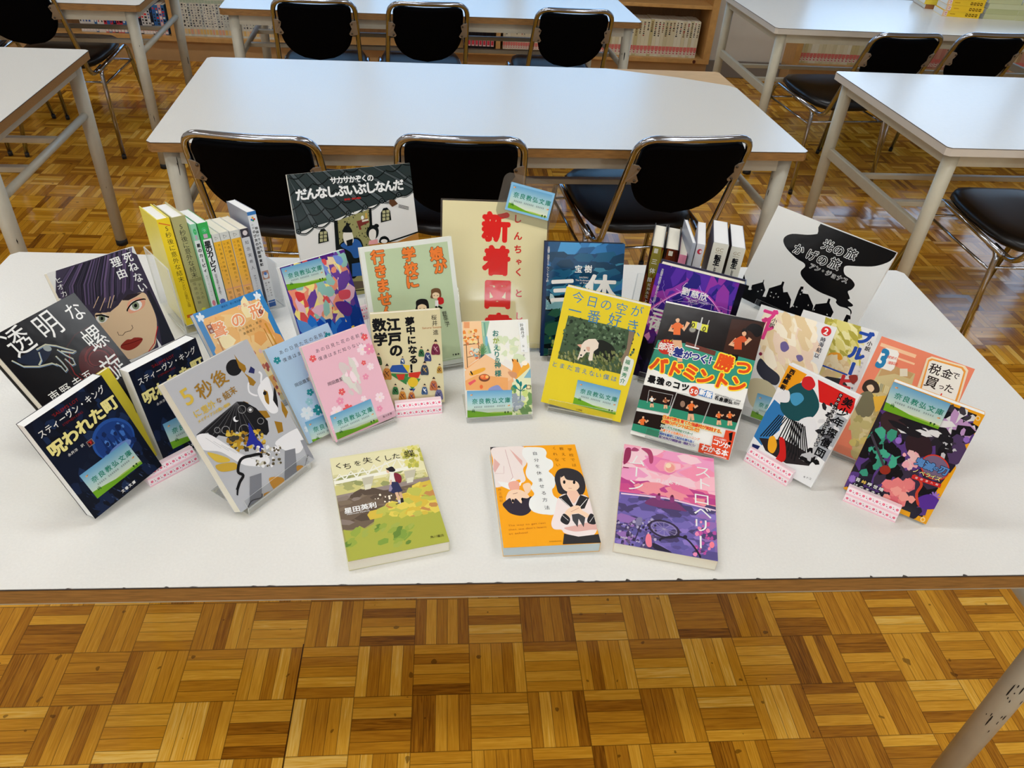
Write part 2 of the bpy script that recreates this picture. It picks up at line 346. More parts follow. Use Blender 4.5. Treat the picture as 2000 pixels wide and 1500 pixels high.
# ------------------------------------------------------------ chairs
def make_chair():
    t = empty('stacking_chair')
    P = [(-.182, .09, .392), (-.174, -.02, .378), (-.160, -.19, .774), (.160, -.19, .774), (.174, -.02, .378), (.182, .09, .392)]
    pts = fillet(P, [.06, .055, .055, .06], 8)
    mid = [i for i, p in enumerate(pts)]
    bow = []
    for p in pts:                       # top rail bows back a little in the middle
        q = p.copy()
        if p.z > .6: q.y -= .016*max(0, 1-(abs(p.x)/.160)**2)
        bow.append(q)
    # subdivide the top rail
    out = []
    for a, b in zip(bow, bow[1:]):
        out.append(a)
        if (a-b).length > .2 and abs(a.z-b.z) < .02:
            for k in range(1, 8):
                q = a.lerp(b, k/8); q.y = -.19-.016*(1-(abs(q.x)/.160)**2); out.append(q)
    out.append(bow[-1])
    tube_part('back_frame', out, .0098, M_CHROME, t, 12)
    for s in (-1, 1):
        lg = tube_part('front_leg', fillet([(s*.19, .03, .388), (s*.192, .43, .408), (s*.215, .52, .012)], .05, 8), .0095, M_CHROME, t, 10)
        tube_part('rubber_foot', [(s*.2145, .518, .02), (s*.215, .52, 0)], .0100, M_RUB, lg, 10)
        lg = tube_part('rear_leg', fillet([(s*.188, .11, .389), (s*.191, .05, .386), (s*.215, 0, .012)], .025, 6), .0095, M_CHROME, t, 10)
        tube_part('rubber_foot', [(s*.2145, .001, .02), (s*.215, 0, 0)], .0100, M_RUB, lg, 10)
        tube_part('side_stretcher', [(s*.195, .043, .325), (s*.197, .455, .33)], .005, M_CHROME, t, 8)
    tube_part('rear_stretcher', [(-.195, .044, .335), (.195, .044, .335)], .005, M_CHROME, t, 8)
    tube_part('front_stretcher', [(-.197, .457, .325), (.197, .457, .325)], .005, M_CHROME, t, 8)
    # seat cushion: rounded slab, lower at the back
    bm = bmesh.new(); n = 28; rings = []
    def sq(a, p=4.2):
        c, s_ = math.cos(a), math.sin(a); k = (abs(c)**p+abs(s_)**p)**(-1/p); return c*k, s_*k
    for sc_, z in ((.80, -.004), (.95, 0), (1, .008), (1, .022), (.965, .032), (.85, .038), (.5, .040), (.0, .040)):
        ring = []
        for k in range(n):
            cx, cy = sq(2*math.pi*k/n); X = cx*.188*sc_; Y = .245+cy*.215*sc_
            if cy < 0: X *= 1-.08*(-cy)
            ring.append(bm.verts.new((X, Y, .396+z+(Y-.25)*.05+(X/.196)**2*.006-(.02 if Y > .42 and z < .02 else 0)*(Y-.42)/.03)))
        rings.append(ring)
    for a, b in zip(rings, rings[1:]):
        for k in range(n): bm.faces.new((a[k], a[(k+1) % n], b[(k+1) % n], b[k]))
    bm.faces.new(rings[0][::-1]); bmesh.ops.remove_doubles(bm, verts=rings[-1], dist=1e-5)
    link('seat', bm, M_VINYL, t, smooth=True)
    # backrest pad in the plane of the frame
    A = Vector((0, -.02, .378)); D = (Vector((0, -.19, .774))-A); Ln = D.length; D.normalize(); Nn = Vector((0, -D.z, D.y))
    bm = bmesh.new(); prof = []
    for k in range(25):                 # outline, right half from top centre to bottom centre
        u = k/24
        s_ = Ln-.012-u*.245
        wv = .144*min(1, math.sqrt(max(0, 1-(1-min(1, u/.13))**2))*.22+.78) if u < .13 else .144
        if u > .42: q = (u-.42)/.58; wv = .144*math.sqrt(max(0, 1-q**2.6))
        prof.append((wv if u > 0 else .114, s_))
    cols = 12; front = []; back = []
    for side, lst in ((-1, front), (1, back)):
        for wv, s_ in prof:
            row = []
            for j in range(cols+1):
                x = (-1+2*j/cols)*wv; bowv = .020*(1-(x/.168)**2)
                row.append(bm.verts.new(A+D*s_+Nn*(bowv+(.008 if side > 0 else -.010))+Vector((x, 0, 0))))
            lst.append(row)
    for g, fl in ((front, 0), (back, 1)):
        for a, b in zip(g, g[1:]):
            for j in range(cols):
                q = (a[j], b[j], b[j+1], a[j+1]); bm.faces.new(q[::-1] if fl else q)
    def rim(g): return [g[i][0] for i in range(len(g))]+g[-1][1:]+[g[i][cols] for i in range(len(g)-2, -1, -1)]+g[0][cols-1:0:-1]
    ra, rb = rim(front), rim(back)
    for i in range(len(ra)):
        j = (i+1) % len(ra)
        try: bm.faces.new((ra[i], ra[j], rb[j], rb[i]))
        except ValueError: pass
    bmesh.ops.recalc_face_normals(bm, faces=bm.faces)
    pad = link('backrest', bm, M_BACK, t, smooth=True)
    for s in (-1, 1):
        bm = bmesh.new(); o = [(.163, .060), (.144, .060), (.136, .052), (.140, .034), (.143, .028), (.139, .020), (.131, .004), (.136, -.004), (.166, -.004)]
        fr = [bm.verts.new(A+D*(.290+b)+Nn*(.0165 if a < .155 else .010)+Vector((s*a, 0, 0))) for a, b in o]
        bk = [bm.verts.new(v.co-Nn*.003) for v in fr]
        bm.faces.new(fr); bm.faces.new(bk[::-1])
        for i in range(len(fr)): bm.faces.new((fr[i], bk[i], bk[(i+1) % len(fr)], fr[(i+1) % len(fr)]))
        bmesh.ops.recalc_face_normals(bm, faces=bm.faces)
        br = link('bracket', bm, M_BRKT, t)
        for b in (.05, .006): c = A+D*(.290+b)+Nn*.0165+Vector((s*.143, 0, 0)); tube_part('screw', [c, c+Nn*.0025], .0038, M_SCREW, br, 10)
    return t
chair0 = make_chair(); used = [False]
def chair(x, y, rz, label, group=None):
    c = copy_tree(chair0) if used[0] else chair0
    used[0] = True; c.location = (x, y, 0); c.rotation_euler = (0, 0, rz); tag(c, label, 'chair', group)
G1 = 'black chairs at the table behind the display'
chair(-.462, 2.04, -.07, 'black chrome framed chair with its back to us, behind the left row of books', G1)
chair(.038, 2.075, .0, 'black chrome framed chair seen from behind, between the roof tile picture book and the sign', G1)
chair(.632, 2.13, .13, 'black chrome framed chair turned slightly, behind the right row of books', G1)
G2 = 'black chairs at the farthest middle table'
chair(-.545, 3.56, .08, 'black chair at the farthest middle table, leftmost of its three', G2)
chair(-.095, 3.60, .10, 'black chair at the farthest middle table, in the middle of its three', G2)
chair(.520, 3.61, .06, 'black chair at the farthest middle table, rightmost of its three', G2)
G3 = 'black chairs between the two right tables'
chair(1.885, 3.45, .12, 'black chair behind the nearer right table, the left one of the two', G3)
chair(2.32, 3.53, .08, 'black chair behind the nearer right table, its back cut off by the photo edge', G3)
chair(1.955, 2.04, .0, 'black chair tucked under the nearer right table, only its seat and legs in view')
chair(-1.727, 3.61, .03, 'black chair between the two left tables, top of its back out of frame')
chair(-2.235, 3.61, .02, 'black chair in the top left photo corner, mostly hidden by its neighbour')

# ------------------------------------------------------------ printing: covers drawn as flat ink shapes on the cover plane
_gl = {}
def glyph(ch, off=0):
    k = (ch, off)
    if k not in _gl:
        c = bpy.data.curves.new('g', 'FONT'); c.body = ch; c.offset = off; c.resolution_u = 3
        o = bpy.data.objects.new('g', c); col.objects.link(o)
        dg = bpy.context.evaluated_depsgraph_get(); dg.update()
        me = bpy.data.meshes.new_from_object(o.evaluated_get(dg))
        vs = [(v.co.x, v.co.y) for v in me.vertices]; fs = [tuple(p.vertices) for p in me.polygons]
        bpy.data.objects.remove(o); bpy.data.curves.remove(c); bpy.data.meshes.remove(me)
        xs = [v[0] for v in vs] or [0, 1]; _gl[k] = (vs, fs, min(xs), max(xs))
    return _gl[k]
def clip(poly, x0, x1, y0, y1):
    for ax, lim, sg in ((0, x0, 1), (0, x1, -1), (1, y0, 1), (1, y1, -1)):
        out = []; n = len(poly)
        for i in range(n):
            a, b = poly[i], poly[(i+1) % n]; da, db = (a[ax]-lim)*sg, (b[ax]-lim)*sg
            if da >= 0: out.append(a)
            if da*db < 0:
                t = da/(da-db); out.append(tuple(a[j]+(b[j]-a[j])*t for j in range(len(a))))
        poly = out
        if len(poly) < 3: return []
    return poly
C1, C2, C3, C4, C5, C6 = (0, 460, 3.948), (0, 700, 3.948), (260, 380, 5), (300, 640, 3.948), (540, 300, 5), (500, 460, 3.948)
D1, D2, D3, D4, D5, D6, D7 = (850, 330, 4.055), (880, 560, 5), (1200, 400, 6.25), (1200, 520, 3.75), (1440, 400, 5.556), (1440, 580, 4), (1440, 680, 4)
E1, E2, E3 = (620, 850, 5.357), (940, 850, 6), (1170, 850, 5.357)
BLK, WHT, RED = (18, 18, 22), (240, 240, 238), (214, 40, 36)
class Face:
    """a printed surface: local plane x in [-w/2,w/2], y in [0,h], facing +z; world matrix M"""
    def __init__(s, parent, M, w, h, z=.00005, name='cover_art', ink=None, step=.000006):
        s.parent, s.M, s.w, s.h, s.z, s.z0, s.step, s.ink = parent, M, w, h, z, z, step, ink or INK
        s.crop = None; s.parts = {}; s.cur = name; s.order = []; s.Mi = M.inverted(); s.off = Vector((0, 0, 0)); s.tb = []
    def c(s, p):
        if s.crop is None: return ((p[0]-.5)*s.w, (1-p[1])*s.h)
        d = ray(s.crop[0]+p[0]/s.crop[2], s.crop[1]+p[1]/s.crop[2]); o = s.Mi @ CAM; d = s.Mi.to_3x3() @ d
        q = o-d*(o.z/d.z); return (q.x, q.y)
    def bucket(s, part=None):
        part = part or s.cur
        if part not in s.parts: s.parts[part] = ([], [], []); s.order.append(part)
        return s.parts[part]
    def raw(s, pts, faces, colr, part=None, lcol=None):
        V, Fc, K = s.bucket(part); b = len(V); V += [(x, y, s.z) for x, y in pts]
        for f in faces: Fc.append(tuple(b+i for i in f))
        K += [lcol[i] if lcol else colr for i in range(len(pts))]
    def up(s): s.z += s.step
    def poly(s, pts, c, part=None, conv=True):
        p = [s.c(q) for q in pts] if conv else pts
        p = clip(p, -s.w/2, s.w/2, 0, s.h)
        if len(p) < 3: return
        t = geometry.tessellate_polygon([[Vector((x, y, 0)) for x, y in p]])
        s.raw(p, t, lin(c), part); s.up()
    def grad(s, pts, c0, c1, c2=None):       # quad TL,TR,BR,BL printed with an ink ramp from top to bottom
        p = [s.c(q) for q in pts]; n = 8; P = []; K = []
        for i in range(n+1):
            t = i/n; a = (p[0][0]+(p[3][0]-p[0][0])*t, p[0][1]+(p[3][1]-p[0][1])*t); b = (p[1][0]+(p[2][0]-p[1][0])*t, p[1][1]+(p[2][1]-p[1][1])*t)
            if c2: cc = [u+(v-u)*min(1, t*2) for u, v in zip(c0, c1)] if t < .5 else [u+(v-u)*(t*2-1) for u, v in zip(c1, c2)]
            else: cc = [u+(v-u)*t for u, v in zip(c0, c1)]
            for q in (a, b):
                P.append((min(max(q[0], -s.w/2), s.w/2), min(max(q[1], 0), s.h))); K.append(lin(cc))
        s.raw(P, [(2*i, 2*i+2, 2*i+3, 2*i+1) for i in range(n)], None, None, K); s.up()
    def full(s, c0, c1=None, c2=None):
        k, s.crop = s.crop, None; s.grad([(0, 0), (1, 0), (1, 1), (0, 1)], c0, c1 or c0, c2); s.crop = k
    def rect(s, x0, y0, x1, y1, c, part=None): s.poly([(x0, y0), (x1, y0), (x1, y1), (x0, y1)], c, part)
    def ell(s, x, y, rx, ry, c, n=20, a0=0, rot=0, part=None):
        s.poly([(x+rx*math.cos(t)*math.cos(rot)-ry*math.sin(t)*math.sin(rot), y+rx*math.cos(t)*math.sin(rot)+ry*math.sin(t)*math.cos(rot)) for t in [a0+2*math.pi*k/n for k in range(n)]], c, part)
    def line(s, pts, wd, c, part=None, closed=False):   # wd as a fraction of the width
        p = [Vector(s.c(q)) for q in pts]; w = wd*s.w/2
        if closed: p.append(p[0])
        V = []; Fc = []
        for i, q in enumerate(p):
            a = (p[i+1]-q) if i < len(p)-1 else (q-p[i-1])
            if 0 < i < len(p)-1: a = a.normalized()+(q-p[i-1]).normalized()
            if a.length < 1e-9: a = Vector((1, 0))
            n = Vector((-a.y, a.x)).normalized()*w
            for sg in (1, -1):
                r = q+n*sg; V.append((min(max(r.x, -s.w/2), s.w/2), min(max(r.y, 0), s.h)))
        for i in range(len(p)-1): Fc.append((2*i, 2*i+2, 2*i+3, 2*i+1))
        s.raw(V, Fc, lin(c), part); s.up()
    def smooth(s, pts, n=5):
        out = []; m = len(pts)
        for i in range(m):
            a, b, c_, d = [pts[(i+k-1) % m] for k in range(4)]
            for k in range(n):
                t = k/n; out.append(tuple(.5*(2*b[j]+(c_[j]-a[j])*t+(2*a[j]-5*b[j]+4*c_[j]-d[j])*t*t+(3*b[j]-a[j]-3*c_[j]+d[j])*t**3) for j in range(2)))
        return out
    def blob(s, pts, c, part=None): s.poly(s.smooth(pts), c, part)
    def text(s, tx, p0, p1, size, c, bold=0, out=None, ow=.05, part='title', rot=0, vert=None, sx=1, slope=0):
        """characters spread from the centre of the first (p0) to that of the last (p1); size = em as fraction of the width"""
        a, b = Vector(s.c(p0)), Vector(s.c(p1)); n = len(tx); em = size*s.w; d = (b-a)
        if part == 'title': part = s.letter(a, b, em)
        if vert is None: vert = abs(d.y) > abs(d.x)
        ca, sa = math.cos(rot), math.sin(rot)
        for pas in ([1, 0] if out else [0]):
            for i, ch in enumerate(tx):
                if ch in ' \u3000': continue
                o = a+d*(i/(n-1) if n > 1 else 0)
                vs, fs, mn, mxx = glyph(ch); rad = max(0, bold)+(ow if pas else 0)
                turn = vert and ch in 'ー―…-'; cx = .5 if (ord(ch) > 0x2000) else (mn+mxx)/2; P = []
                F2 = []
                dirs = [(0, 0)] if rad < .006 else [(rad*rk*math.cos(j*6.2832/nn+rk), rad*rk*math.sin(j*6.2832/nn+rk)) for rk, nn in (((1, 6),) if rad < .03 else ((1, 8),) if rad < .06 else ((.5, 6), (1, 14))) for j in range(nn)]
                for kk, (ddx, ddy) in enumerate(dirs):      # heavier strokes: the same glyph printed around its own outline
                    F2 += [tuple(q+kk*len(vs) for q in f_) for f_ in fs]
                    P += [(x+ddx, y+ddy) for x, y in vs]
                V0, P = P, []
                for x, y in V0:
                    x = (x-cx)*sx; y -= .38
                    if turn: x, y = y, -x
                    if vert and ch in 'ゃゅょっャュョ、。': x += .12; y += .1
                    y += x*slope
                    x, y = x*ca-y*sa, x*sa+y*ca; P.append((o.x+x*em, o.y+y*em))
                nv = len(vs); nf = len(fs)
                if rad < .006: s.raw(P, F2, lin(out if pas else c), part)
                else:
                    z = s.z
                    for kk in range(len(V0)//nv if nv else 0): s.raw(P[kk*nv:(kk+1)*nv], fs, lin(out if pas else c), part); s.z += .0000015
                    s.z = z
            if (max(0, bold)+(ow if pas else 0)) >= .006: s.z += .000025
            s.up()
    def letter(s, a, b, em):
        """lettering that stands together is one part; lettering elsewhere on the cover is another"""
        x0, x1, y0, y1 = min(a.x, b.x)-em/2, max(a.x, b.x)+em/2, min(a.y, b.y)-em/2, max(a.y, b.y)+em/2; g = em*.9
        for q in s.tb:
            if x0 < q[1][1]+g and x1 > q[1][0]-g and y0 < q[1][3]+g and y1 > q[1][2]-g:
                q[1] = (min(x0, q[1][0]), max(x1, q[1][1]), min(y0, q[1][2]), max(y1, q[1][3])); return q[0]
        k = 'title' if not s.tb else 'lettering#%d' % len(s.tb)
        s.tb.append([k, (x0, x1, y0, y1)]); return k
    def word(s, tx, p0, size, c, part='title', bold=0, fit=None, rot=0):   # proportional small print from its left end
        a = Vector(s.c(p0)); x = 0; em = size*s.w
        if part == 'title': part = s.letter(a, a+Vector(((fit or size*len(tx)*.5)*s.w, 0)), em)
        adv = []; ca, sa = math.cos(rot), math.sin(rot)
        for ch in tx:
            if ch == ' ': x += .3; adv.append(None); continue
            g = glyph(ch); adv.append((x-g[2], g)); x += (g[3]-g[2])+.09
        k = em if fit is None else fit*s.w/x
        for q in adv:
            if q is None: continue
            P = [((vx+q[0])*k, (vy-.35)*em) for vx, vy in q[1][0]]
            s.raw([(a.x+u*ca-v*sa, a.y+u*sa+v*ca) for u, v in P], q[1][1], lin(c), part)
        s.up()
    def scatter(s, n, area, cols, r, seed=1, asp=1, rot=None, inside=None, k=6):
        rnd = random.Random(seed)
        for i in range(n):
            x = rnd.uniform(area[0], area[2]); y = rnd.uniform(area[1], area[3])
            if inside and not inside(x, y): continue
            rr = r*rnd.uniform(.5, 1.3); a = rnd.uniform(0, 3.14) if rot is None else rot+rnd.uniform(-.2, .2)
            P = []
            for j in range(k):
                t = 2*math.pi*j/k+rnd.uniform(-.2, .2); q = rr*rnd.uniform(.7, 1.1); u, v = q*math.cos(t)*asp, q*math.sin(t)
                P.append((x+u*math.cos(a)-v*math.sin(a), y+u*math.sin(a)+v*math.cos(a)))
            z = s.z; s.poly(P, rnd.choice(cols)); s.z = z+s.step*.12
        s.up()
    def flower(s, x, y, r, c, c2=None, rot=0):
        k = s.w/s.h if s.crop is None else 1
        P = []
        for i in range(40):
            t = 2*math.pi*i/40; q = r*(.55+.45*abs(math.cos(2.5*t))**.7)*(1 if abs(math.cos(2.5*t)) < .985 else .86)
            P.append((x+q*math.cos(t+rot), y+q*math.sin(t+rot)*k))
        s.poly(P, c)
        if c2: s.ell(x, y, r*.16, r*.16*k, c2, 8)
    def sticker(s, quad, part='library_sticker', border=None, rnd=.0):
        """library sticker: blue sky fading to cream, green hill, title in green; quad TL,TR,BR,BL in the current coordinates"""
        q = [Vector(s.c(p)) for p in quad]; cur, s.cur, crop = s.cur, part, s.crop
        w, h, z = s.w, s.h, s.z
        s.up()
        def B(u, v): return tuple((q[0]*(1-u)+q[1]*u)*(1-v)+(q[3]*(1-u)+q[2]*u)*v)
        oc = s.c; s.c = lambda p: B(*p); s.crop = (0, 0, 1)
        if border: s.poly([(0, 0), (1, 0), (1, 1), (0, 1)], border)
        m, n_ = (.05, .08) if border else (0, 0)
        def g(v0, v1, a, b): s.grad([(m, n_+v0*(1-2*n_)), (1-m, n_+v0*(1-2*n_)), (1-m, n_+v1*(1-2*n_)), (m, n_+v1*(1-2*n_))], a, b)
        g(0, .42, (104, 164, 206), (170, 206, 210)); g(.42, 1, (170, 206, 210), (226, 228, 200))
        s.poly([(m, .80), (m+.12, .78), (.35, .86), (.6, .84), (1-m, .87), (1-m, 1-n_), (m, 1-n_)], (168, 196, 92))
        s.poly([(m, .72), (m+.10, .74), (.3, .80), (.55, .885), (.8, .90), (1-m, .92), (1-m, 1-n_), (m, 1-n_)], (112, 170, 34))
        for x, y in ((.11, .74), (.135, .72), (.155, .75)): s.poly([(x, y-.07), (x+.013, y+.06), (x-.013, y+.06)], (52, 110, 34))
        for x in (.84, .905): s.ell(x, .875, .019, .036, (30, 74, 20), 8); s.poly([(x-.004, .9), (x+.004, .9), (x+.004, .95), (x-.004, .95)], (30, 60, 20))
        for x, y in ((.09, .16), (.92, .62)): s.ell(x, y, .022, .03, (236, 176, 110), 6); s.ell(x+.02, y-.01, .016, .022, (204, 120, 70), 5)
        em = (q[1]-q[0]).length/s.w*.128; a = Vector(B(.17, .40)); b = Vector(B(.9, .40)); ang = math.atan2((b-a).y, (b-a).x)
        for i, ch in enumerate('奈良教弘文庫'):
            o = a+(b-a)*(i/5); s.c = lambda p, o=o: (o.x, o.y); s.text(ch, (0, 0), (0, 0), em, (10, 128, 104), bold=.012, part=part, rot=ang); s.z -= s.step
        s.z += s.step
        for k, (u0, nn) in enumerate(((.15, 5), (.38, 6), (.66, 5))):
            for i in range(nn):
                u = u0+i*.038; s.c = lambda p: B(*p); z2 = s.z; s.poly([(u, .585), (u+.024, .585), (u+.024, .65), (u, .65)], (150, 168, 166)); s.z = z2
        s.up(); s.c = oc; s.crop = crop; s.cur = cur
    def build(s):
        out = {}
        for nme in s.order:
            V, Fc, K = s.parts[nme]
            full, nme = nme, nme.split('#')[0]; me = bpy.data.meshes.new(nme); me.from_pydata(V, [], Fc); me.update()
            at = me.color_attributes.new('ink', 'FLOAT_COLOR', 'CORNER'); dat = at.data
            for p in me.polygons:
                for li, vi in zip(p.loop_indices, p.vertices): dat[li].color = (*K[vi], 1)
            # every ink face looks outwards
            bmx = bmesh.new(); bmx.from_mesh(me)
            fl = [f for f in bmx.faces if f.normal.z < 0]
            if fl: bmesh.ops.reverse_faces(bmx, faces=fl)
            bmx.to_mesh(me); bmx.free()
            me.materials.append(s.ink); o = bpy.data.objects.new(nme, me); col.objects.link(o); o.parent = s.parent; o.location = s.off; out[full] = o
        return out

def pose_matrix(x, y, z0, yaw, tilt, rol):
    yaw, tilt, rol = R(yaw), R(tilt), R(rol)
    u = Vector((math.cos(yaw), math.sin(yaw), 0)); b = Vector((-math.sin(yaw), math.cos(yaw), 0)); v = Vector((0, 0, 1))*math.cos(tilt)+b*math.sin(tilt)
    u2 = u*math.cos(rol)+v*math.sin(rol); v2 = -u*math.sin(rol)+v*math.cos(rol); n = u2.cross(v2)
    return Matrix(((u2.x, v2.x, n.x, x), (u2.y, v2.y, n.y, y), (u2.z, v2.z, n.z, .7+z0), (0, 0, 0, 1)))
def book_body(t, w, h, th, cover, spine='R', hard=False, page=None, back=None, name='book'):
    """pages and a wrapped cover; local x width, y height, z=0 front; spine on the right or left"""
    ct = .0016 if hard else .0004; ins = .003 if hard else .0006
    sg = 1 if spine == 'R' else -1
    bm = bmesh.new(); x0, x1 = (-w/2+ins, w/2-ct) if sg > 0 else (-w/2+ct, w/2-ins)
    box(bm, x0, x1, ins, h-ins, -th+ct, -ct); link('page_block', bm, page or M_PAGE, t)
    bm = bmesh.new(); box(bm, -w/2, w/2, 0, h, -ct, 0); box(bm, -w/2, w/2, 0, h, -th, -th+ct)
    if sg > 0: box(bm, w/2-ct, w/2, 0, h, -th+ct, -ct)
    else: box(bm, -w/2, -w/2+ct, 0, h, -th+ct, -ct)
    bmesh.ops.remove_doubles(bm, verts=bm.verts, dist=1e-6)
    link('cover', bm, mat('cover_stock', cover, .35, noise=.02, nscale=100), t)
POSE = {
    'reason': (-0.4626, 0.9810, 0.0088, 45.0, 25.6, -0.4, 0.1265, 0.1859, 0.016),
    'spiral': (-0.4384, 0.8373, 0.0170, 59.7, 38.2, 1.2, 0.1325, 0.1953, 0.024),
    'lot2': (-0.4036, 0.7254, 0.0129, 52.8, 17.4, 6.8, 0.1028, 0.1478, 0.022),
    'lot1': (-0.3443, 0.8197, 0.0058, 53.6, 11.1, -1.0, 0.1016, 0.1461, 0.022),
    'silver': (-0.2174, 0.7369, 0.0119, 52.9, 34.1, -1.1, 0.1266, 0.1860, 0.018),
    'koe': (-0.2510, 0.9105, 0.0100, 44.7, 36.6, -1.3, 0.1087, 0.1650, 0.014),
    'shin': (-0.1660, 1.0214, 0.0076, 36.6, 23.9, -0.5, 0.1109, 0.1713, 0.014),
    'sakasa': (-0.1435, 1.2389, 0.0070, 24.0, 21.0, -2.0, 0.2229, 0.2229, 0.008),
    'musume': (-0.0354, 1.0010, 0.0080, 16.1, 23.7, 1.0, 0.1457, 0.2045, 0.012),
    'sign': (0.0790, 1.0680, 0.0030, -1.0, 25.0, 0.0, 0.1790, 0.2470, 0.001),
    'santaix': (0.2233, 1.0350, 0.0112, -4.6, 21.7, 1.6, 0.1299, 0.1894, 0.024),
    'kyou': (0.2062, 0.8910, 0.0103, -17.6, 18.9, -3.7, 0.1253, 0.1840, 0.018),
    'okaeri': (0.0829, 0.8833, 0.0088, 5.5, 38.2, -0.3, 0.1003, 0.1443, 0.012),
    'edo': (-0.0510, 0.9130, 0.0047, 8.2, 17.8, 0.5, 0.1022, 0.1470, 0.01),
    'pink': (-0.1128, 0.8539, 0.0086, 32.1, 29.9, 2.7, 0.0999, 0.1437, 0.012),
    'blue': (-0.1520, 0.8545, 0.0089, 36.8, 36.1, 3.3, 0.1014, 0.1459, 0.01),
    'ryu': (0.3644, 0.9628, 0.0079, -23.3, 10.7, -2.1, 0.1321, 0.1926, 0.026),
    'bad': (0.3411, 0.8114, 0.0108, -26.9, 42.5, 2.2, 0.1462, 0.2074, 0.012),
    'hikari': (0.6363, 1.1683, 0.0065, -48.1, 25.2, -1.1, 0.2288, 0.1820, 0.009),
    'blue2': (0.4821, 0.8754, 0.0097, -34.2, 38.9, 0.3, 0.1164, 0.1709, 0.014),
    'blue1': (0.5528, 0.8756, 0.0120, -34.5, 49.9, 1.0, 0.1165, 0.1712, 0.014),
    'zei': (0.6199, 0.7688, 0.0093, -37.3, 37.8, -0.9, 0.1276, 0.1814, 0.012),
    'bi': (0.4765, 0.7668, 0.0070, -44.4, 21.2, -1.6, 0.1014, 0.1458, 0.014),
    'kime': (0.6028, 0.6955, 0.0052, -36.5, 14.2, -1.0, 0.1108, 0.1707, 0.014),
}
def book(key, label, cover, spine='R', hard=False, page=None, ink=None, M=None, dims=None, name='book', cat='book', group=None):
    if M is None: p = POSE[key]; M = pose_matrix(*p[:6]); w, h, th = p[6:]
    else: w, h, th = dims
    t = empty(name, label=label, cat=cat, group=group); t.matrix_world = M
    book_body(t, w, h, th, cover, spine, hard, page)
    return Face(t, M, w, h, ink=ink)

# ------------------------------------------------------------ the face-out books, left to right
def eye(f, x, y, r, iris, ang=0):
    f.ell(x, y, r, r*.75, (240, 236, 228), 12, rot=ang); f.ell(x, y, r*.55, r*.62, iris, 10, rot=ang); f.ell(x, y, r*.25, r*.3, BLK, 8)
# woman with the dark purple hair
f = book('reason', 'white book with a painted woman with dark purple hair, behind the black rose book', (226, 226, 224), ink=INK_GLOSS); f.crop = C1
f.full((224, 223, 220))
f.poly([(430, 262), (960, 103), (1060, 150), (1200, 440), (1360, 800), (1250, 850), (1000, 960), (700, 960), (560, 500), (430, 480)], (66, 60, 78))
rnd = random.Random(3)
for k in range(46):
    x = 440+k*13; c = rnd.choice([(92, 78, 112), (50, 46, 60), (106, 88, 122), (40, 38, 48), (80, 70, 96)])
    f.line([(x*.8+190, 245-(x-440)*.26), (x+rnd.uniform(-6, 6), 400-(x-440)*.1), (x*.93+60, 560-(x-440)*.12)], rnd.uniform(.006, .014), c)
f.blob([(735, 600), (840, 588), (930, 500), (1010, 460), (1105, 440), (1150, 500), (1205, 640), (1205, 770), (1190, 860), (1110, 910), (1000, 955), (930, 900), (850, 790), (760, 680)], (228, 198, 160))
f.blob([(985, 520), (1060, 478), (1118, 500), (1100, 560), (1000, 600)], (238, 170, 140))
for q in ([(700, 590), (760, 520), (790, 440), (800, 560), (780, 600)], [(800, 590), (850, 480), (880, 560), (850, 590)], [(860, 580), (930, 420), (960, 470), (910, 540)], [(930, 500), (980, 400), (1040, 440), (985, 480)]): f.poly(q, (58, 52, 68))
for q in ([(760, 470), (720, 560)], [(810, 480), (770, 580)], [(850, 470), (830, 560)], [(880, 460), (850, 560)]): f.line(q, .007, (226, 196, 160))
f.poly([(940, 500), (985, 455), (1095, 440), (1050, 470), (990, 500)], (52, 44, 50))
eye(f, 1045, 540, 52, (138, 150, 122), -.4); f.line(f.smooth([(985, 582), (1010, 530), (1060, 500), (1118, 496)])[:16], .016, BLK)
eye(f, 785, 640, 46, (128, 140, 112), -.3); f.line([(735, 620), (780, 612), (840, 630)], .02, BLK)
f.line([(905, 742), (915, 768), (945, 770), (965, 745), (1005, 735), (1024, 712), (1015, 690)], .006, (60, 40, 36))
f.blob([(930, 850), (975, 805), (1010, 800), (1040, 786), (1100, 795), (1065, 850), (1000, 885), (945, 876)], (150, 52, 42)); f.line([(932, 848), (1000, 832), (1098, 797)], .006, (80, 20, 20))
f.line([(1145, 895), (1190, 830), (1215, 700)], .01, (200, 40, 50)); f.poly([(1205, 790), (1245, 850), (1225, 868)], WHT)
f.poly([(1130, 430), (1215, 640), (1250, 850), (1350, 800), (1150, 420)], (46, 46, 54))
for tx, x, y in (('死', 985, 168), ('ね', 1025, 240), ('な', 1062, 322), ('い', 1098, 398)): f.text(tx, (x, y), (x, y), .125, WHT, bold=.02, sx=.9)
for tx, x, y in (('理', 893, 205), ('由', 937, 292)): f.text(tx, (x, y), (x, y), .125, WHT, bold=.02)
for tx, x, y in (('ヒ', 450, 344), ('オ', 465, 396), ('カ', 492, 450)): f.text(tx, (x, y), (x, y), .075, WHT)
f.build()
